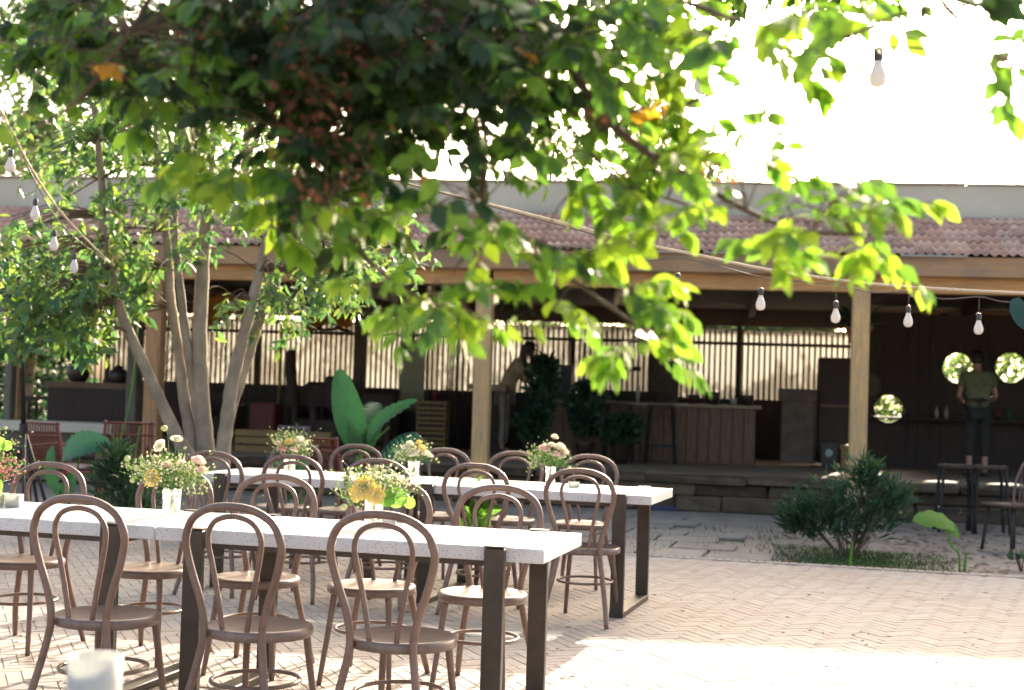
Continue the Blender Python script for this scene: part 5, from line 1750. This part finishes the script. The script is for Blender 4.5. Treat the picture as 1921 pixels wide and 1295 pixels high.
MB().tube([bl(440, 540, 3.6) - bs, Vector((0, 0, 2.72 - bs.z))], .006, 5).build('cord', M_rope, t)
# hanging speckled pendants at far left
bar0, bar1 = at(-30, 478, 13.5), at(92, 480, 13.5)
t = thing('hanging_mobile', 'black hanging mobile of long speckled pendants at the far left', 'mobile', (bar0 + bar1) / 2)
M_speck = mat('speckled_grey', (.16, .17, .18), (.04, .045, .05), rough=.6, scale=60)
c0 = (bar0 + bar1) / 2
MB().tube([bar0 - c0, bar1 - c0], .012, 6).build('bar', M_frost, t)
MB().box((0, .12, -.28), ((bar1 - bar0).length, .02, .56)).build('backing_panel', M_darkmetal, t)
for row, (ya, yb) in enumerate(((484, 512), (556, 592), (596, 625))):
    for k, px in enumerate((4, 37, 63, 88) if row == 0 else (6, 36, 60) if row == 1 else (18, 50)):
        a_, b_ = at(px, ya + random.uniform(-3, 3), 13.45) - c0, at(px, yb + random.uniform(-3, 6), 13.45) - c0
        w = .035 if px < 80 else .012
        MB().tube(smooth_path([a_, a_ * .8 + b_ * .2, (a_ + b_) / 2, a_ * .2 + b_ * .8, b_], 3), [.006, w * .5, w * .8, w, w, w, w, w, w * .9, w * .8, w * .7, w * .5, .006], 8).build('pendant', M_speck, t, True)
        MB().tube([b_, b_ + Vector((0, 0, -.12))], .006, 4).build('tassel', M_darkmetal, t)
        MB().tube([a_, Vector((a_.x, a_.y, 0))], .003, 4).build('string', M_darkmetal, t)
# tripod stand at the left
tb0 = at(62, 930, 11.8); tb0.z = -.03
t = thing('tripod_stand', 'black metal tripod stand left of the elephant ear', 'stand', tb0)
MB().tube([at(44, 800, 11.8) - tb0, at(37, 520, 11.8) - tb0], .022, 8).build('pole', M_darkmetal, t, True)
MB().lathe([(.035, -.05), (.035, .05)], tuple(at(44, 806, 11.8) - tb0), 10).build('collar', M_darkmetal, t)
for a_ in ((45, 945, 11.3), (108, 945, 11.9), (82, 935, 12.4)):
    e = at(*a_) - tb0; e.z = 0
    MB().tube([at(46, 806, 11.8) - tb0, e], .014, 7).build('leg', M_darkmetal, t, True)
# green hose / bamboo stems
for a_, lb in ((((262, 560), (245, 740), (218, 850)), 'thin green stem rising in front of the green-grey post'), (((262, 800), (254, 850), (250, 880)), 'short green stem at the foot of the left wooden post')):
    pts = [at(x, y, 12.9) for x, y in a_]
    tag(MB().tube(smooth_path(pts, 5), .008, 5).build('plant_stem', M_green_st, None, True), lb, 'plant')
# blue tray on the ground near the step
p = on(1235, 952, 0)
t = thing('plastic_tray', 'flat blue plastic tray lying on the ground by the step', 'tray', (p.x, p.y, -.028), R(-9))
MB().box((0, 0, .01), (.42, .25, .02), bev=.005).build('base', M_blue, t)
for s in (-1, 1):
    MB().box((0, s * .12, .035), (.42, .012, .03)).build('rim', M_blue, t)
# spoke-back chair and high stool at right
sp0 = on(1905, 1035, 0)
t = thing('spindle_chair', 'dark spindle-back chair cut by the right picture edge', 'chair', (sp0.x + .08, sp0.y + .3, -.03), R(205))
half = [(-.20, .2, .44), (-.215, .23, .62), (-.17, .26, .80), (-.09, .275, .88), (0, .28, .90)]
pts = half + [(-x, y, z) for x, y, z in reversed(half[:-1])]
bow = smooth_path(pts, 4)
MB().tube(bow, .012, 7).build('back_bow', M_purple, t, True)
for k in range(7):
    x = -.15 + .05 * k
    MB().tube([(x * .8, .19, .44), (x * 1.05, .265, .88 - .9 * x * x * 2)], .006, 5).build('spindle', M_purple, t)
MB().box((0, 0, .43), (.44, .42, .035), bev=.015).build('seat', M_dark, t)
for sx in (-1, 1):
    for sy in (-1, 1):
        MB().tube([(sx * .16, sy * .15, .42), (sx * .2, sy * .19, 0)], .016, 7).build('leg', M_dark, t, True)
stool('tall black stool outside the pavilion below the person in the sage shirt', 1795, -.9, .72, .34, 'tall stools', 'bar_stool', -.03)
stool('tall black stool at the far right beside the spindle-back chair', 1858, -.9, .72, .34, 'tall stools', 'bar_stool', -.03)


# ------------------------------------------------------------------ people
def skin_body(name, parent, joints, edges, ma, sub=2, loc=None):
    names = list(joints)
    me = bpy.data.meshes.new(name)
    me.from_pydata([joints[k][0] for k in names], [(names.index(a), names.index(b)) for a, b in edges], [])
    me.materials.append(ma)
    o = link(name, me, parent, loc)
    md = o.modifiers.new('skin', 'SKIN')
    md.use_smooth_shade = True
    for i, k in enumerate(names):
        r = joints[k][1]
        me.skin_vertices[0].data[i].radius = r if isinstance(r, tuple) else (r, r)
    me.skin_vertices[0].data[0].use_root = True
    sb_ = o.modifiers.new('sub', 'SUBSURF'); sb_.levels = sub; sb_.render_levels = sub
    return o


def person(label, loc, rz, lean=0.0, arms='down', shirt=M_cream, trou=M_trou, hair='long', apron=False):
    t = thing('person', label, 'person', loc, rz)
    f = lean
    J = {'pelvis': ((0, 0, .88), (.13, .10)), 'belly': ((0, -.02 * f, 1.02), (.12, .09)), 'chest': ((0, -.12 * f, 1.22), (.145, .10)), 'neckb': ((0, -.2 * f, 1.36), (.07, .06)), 'neck': ((0, -.24 * f, 1.42), (.048, .048)),
         'headb': ((0, -.30 * f, 1.47), (.065, .07)), 'head': ((0, -.36 * f, 1.53), (.078, .09)), 'headt': ((0, -.38 * f, 1.595), (.06, .07))}
    E = [('pelvis', 'belly'), ('belly', 'chest'), ('chest', 'neckb'), ('neckb', 'neck'), ('neck', 'headb'), ('headb', 'head'), ('head', 'headt')]
    for s, n in ((-1, 'l'), (1, 'r')):
        J['hip' + n] = ((s * .085, 0, .84), .085); J['knee' + n] = ((s * .095, -.02, .47), .052); J['ank' + n] = ((s * .10, .02, .09), .036); J['toe' + n] = ((s * .115, -.13, .035), (.035, .028))
        J['sh' + n] = ((s * .165, -.16 * f, 1.31), .048)
        if arms == 'work':
            J['el' + n] = ((s * .21, -.20 - .1 * f, 1.07), .036); J['wr' + n] = ((s * .10, -.40, 1.08), .025); J['pa' + n] = ((s * .07, -.46, 1.08), (.030, .016))
            fd = Vector((-.25 * s, -1, -.15))
        else:
            J['el' + n] = ((s * .235, -.02 - .1 * f, 1.05), .036); J['wr' + n] = ((s * .16, -.22, .97), .025); J['pa' + n] = ((s * .12, -.28, .96), (.030, .016))
            fd = Vector((-.4 * s, -1, -.1))
        E += [('pelvis', 'hip' + n), ('hip' + n, 'knee' + n), ('knee' + n, 'ank' + n), ('ank' + n, 'toe' + n), ('chest', 'sh' + n), ('sh' + n, 'el' + n), ('el' + n, 'wr' + n), ('wr' + n, 'pa' + n)]
        pa = Vector(J['pa' + n][0]); fd.normalize()
        for q in range(4):
            off = Vector((0, 0, .024 - .016 * q)) 
            b_ = pa + fd * .03 + off
            J['f%s%da' % (n, q)] = (tuple(b_), .0085); J['f%s%db' % (n, q)] = (tuple(b_ + fd * (.035 - .004 * abs(q - 1)) + Vector((-.01 * s, 0, -.005))), .0078); J['f%s%dc' % (n, q)] = (tuple(b_ + fd * (.055 - .006 * abs(q - 1)) + Vector((-.03 * s, 0, -.015))), .0065)
            E += [('pa' + n, 'f%s%da' % (n, q)), ('f%s%da' % (n, q), 'f%s%db' % (n, q)), ('f%s%db' % (n, q), 'f%s%dc' % (n, q))]
        J['t%sa' % n] = (tuple(pa + Vector((-.02 * s, 0, .03))), .010); J['t%sb' % n] = (tuple(pa + Vector((-.035 * s, -.03, .04))), .008)
        E += [('pa' + n, 't%sa' % n), ('t%sa' % n, 't%sb' % n)]
    body = skin_body('body', t, J, E, M_skin)
    hx, hy, hz = J['head'][0]
    # face
    q = MB()
    for s in (-1, 1):
        q.ball((s * .03, hy - .083, hz + .005), .012, (1, .5, .7), 1, 8)
        q.ball((s * .078, hy + .005, hz - .005), .022, (.35, .8, 1.2), 0, 8)
    q.ball((0, hy - .098, hz - .025), .014, (.8, 1.1, 1.3), 0, 8)
    q.ball((0, hy - .085, hz - .058), .018, (1.2, .4, .35), 2, 8)
    q.build('face', [M_skin, M_hair, M_redbox], t, True)
    hq = MB(); hq.ball((hx, hy + .018, hz + .025), .105, (.92, 1.0, 1.02), 0, 18)
    hq.v = [(x, y if not (y < hy - .03 and z < hz + .05) else hy - .03, z) for x, y, z in hq.v]
    if hair == 'long':
        hq.tube(smooth_path([(hx, hy + .06, hz + .05), (hx, hy + .10, hz - .06), (hx + .01, hy + .11, hz - .20), (hx + .02, hy + .09, hz - .34)], 4), lerp_r(.08, .04, 13), 12)
        for s in (-1, 1):
            hq.tube(smooth_path([(s * .065, hy - .01, hz + .03), (s * .09, hy - .02, hz - .10), (s * .08, hy - .03, hz - .26)], 4), lerp_r(.035, .018, 9), 8)
    else:
        hq.ball((hx, hy + .10, hz + .0), .05, (1, .8, 1), 0, 12)
    hq.build('hair', M_hair, t, True)
    # shirt
    SJ = {k: (J[k][0], tuple(x + .034 for x in (J[k][1] if isinstance(J[k][1], tuple) else (J[k][1],) * 2))) for k in ('belly', 'chest', 'neckb', 'shl', 'shr')}
    SJ['pel2'] = ((0, 0, .88), (.175, .145)); SJ['neckb'] = (J['neckb'][0], (.105, .098))
    SE = [('pel2', 'belly'), ('belly', 'chest'), ('chest', 'neckb'), ('chest', 'shl'), ('chest', 'shr')]
    for n in 'lr':
        a_, b_ = Vector(J['sh' + n][0]), Vector(J['el' + n][0])
        SJ['sl' + n] = (tuple(a_.lerp(b_, .6)), .068); SE.append(('sh' + n, 'sl' + n))
    SJ = {k: SJ[k] for k in ['belly'] + [k for k in SJ if k != 'belly']}
    skin_body('shirt', t, SJ, SE, shirt)
    TJ = {'pelvis': (J['pelvis'][0], (.148, .115))}; TE = []
    for n in 'lr':
        TJ['hip' + n] = (J['hip' + n][0], .102); TJ['knee' + n] = (J['knee' + n][0], .074)
        k_, a_ = Vector(J['knee' + n][0]), Vector(J['ank' + n][0])
        TJ['cuff' + n] = (tuple(k_.lerp(a_, .6 if apron else .85)), .068)
        TE += [('pelvis', 'hip' + n), ('hip' + n, 'knee' + n), ('knee' + n, 'cuff' + n)]
    skin_body('trousers', t, TJ, TE, trou)
    for s, n in ((-1, 'l'), (1, 'r')):
        MB().box((s * .112, -.05, .022), (.085, .25, .04), bev=.015).build('shoe', M_dark, t)
    if apron:
        MB().tube([(.135 * math.cos(a_), .125 * math.sin(a_) * .95, 1.0) for a_ in [2 * math.pi * i / 20 for i in range(20)]], .014, 6, closed=True).build('apron_string', M_dark, t, True)
        bq = MB()
        for s in (-1, 1):
            bq.tube(smooth_path([(0, .125, 1.0), (s * .05, .14, 1.02), (s * .06, .14, .97), (0, .13, .995)], 3), .009, 5)
            bq.tube([(0, .13, .99), (s * .03, .135, .88)], .008, 5)
        bq.build('bow', M_dark, t, True)
    return t


pw = bl(946, 851, 3.7)
person('woman with long dark hair leaning over the bar in a cream top and beige trousers', BM @ Vector((pw.x - .02, 3.7, FL)), R(95), 1.0, 'work')
pm = bl(1832, 893, 2.6)
person('person seen from behind in a sage green shirt with a tied apron', BM @ Vector((pm.x, 2.6, FL)), R(180) + BYAW, .45, 'down', M_sage, M_trou2, 'bun', True)
wt = bl(960, 735, 3.6)
tt, bs = ithing('side_counter', 'small ochre-topped work table by the middle post', 'table', 915, 3.75)
inbox(tt, bs, 'top', 880, 950, 722, 732, 3.4, .55, M_bartop)
for px in (884, 944): inbox(tt, bs, 'leg', px, px + 5, 732, 850, 3.45, .05, M_dark)
inbox(tt, bs, 'rear_panel', 884, 949, 732, 850, 3.9, .03, M_dark)
# dark partition behind the middle post
t, bs = ithing('dark_partition', 'dark timber partition between the glass door and the middle post', 'partition', 860, 5.0)
for k in range(6):
    inbox(t, bs, 'plank', 838 + k * 11.5, 838 + k * 11.5 + 11, 590, 850, 5.0 + .01 * (k % 2), .04, M_dark)
t, bs = ithing('dark_partition', 'dark timber partition filling the left bay between the garden opening and the fence', 'partition', 185, 4.8)
for k in range(3):
    inbox(t, bs, 'plank', 172 + k * 11.5, 172 + k * 11.5 + 11, 570, 800, 4.8 + .01 * (k % 2), .04, M_dark)
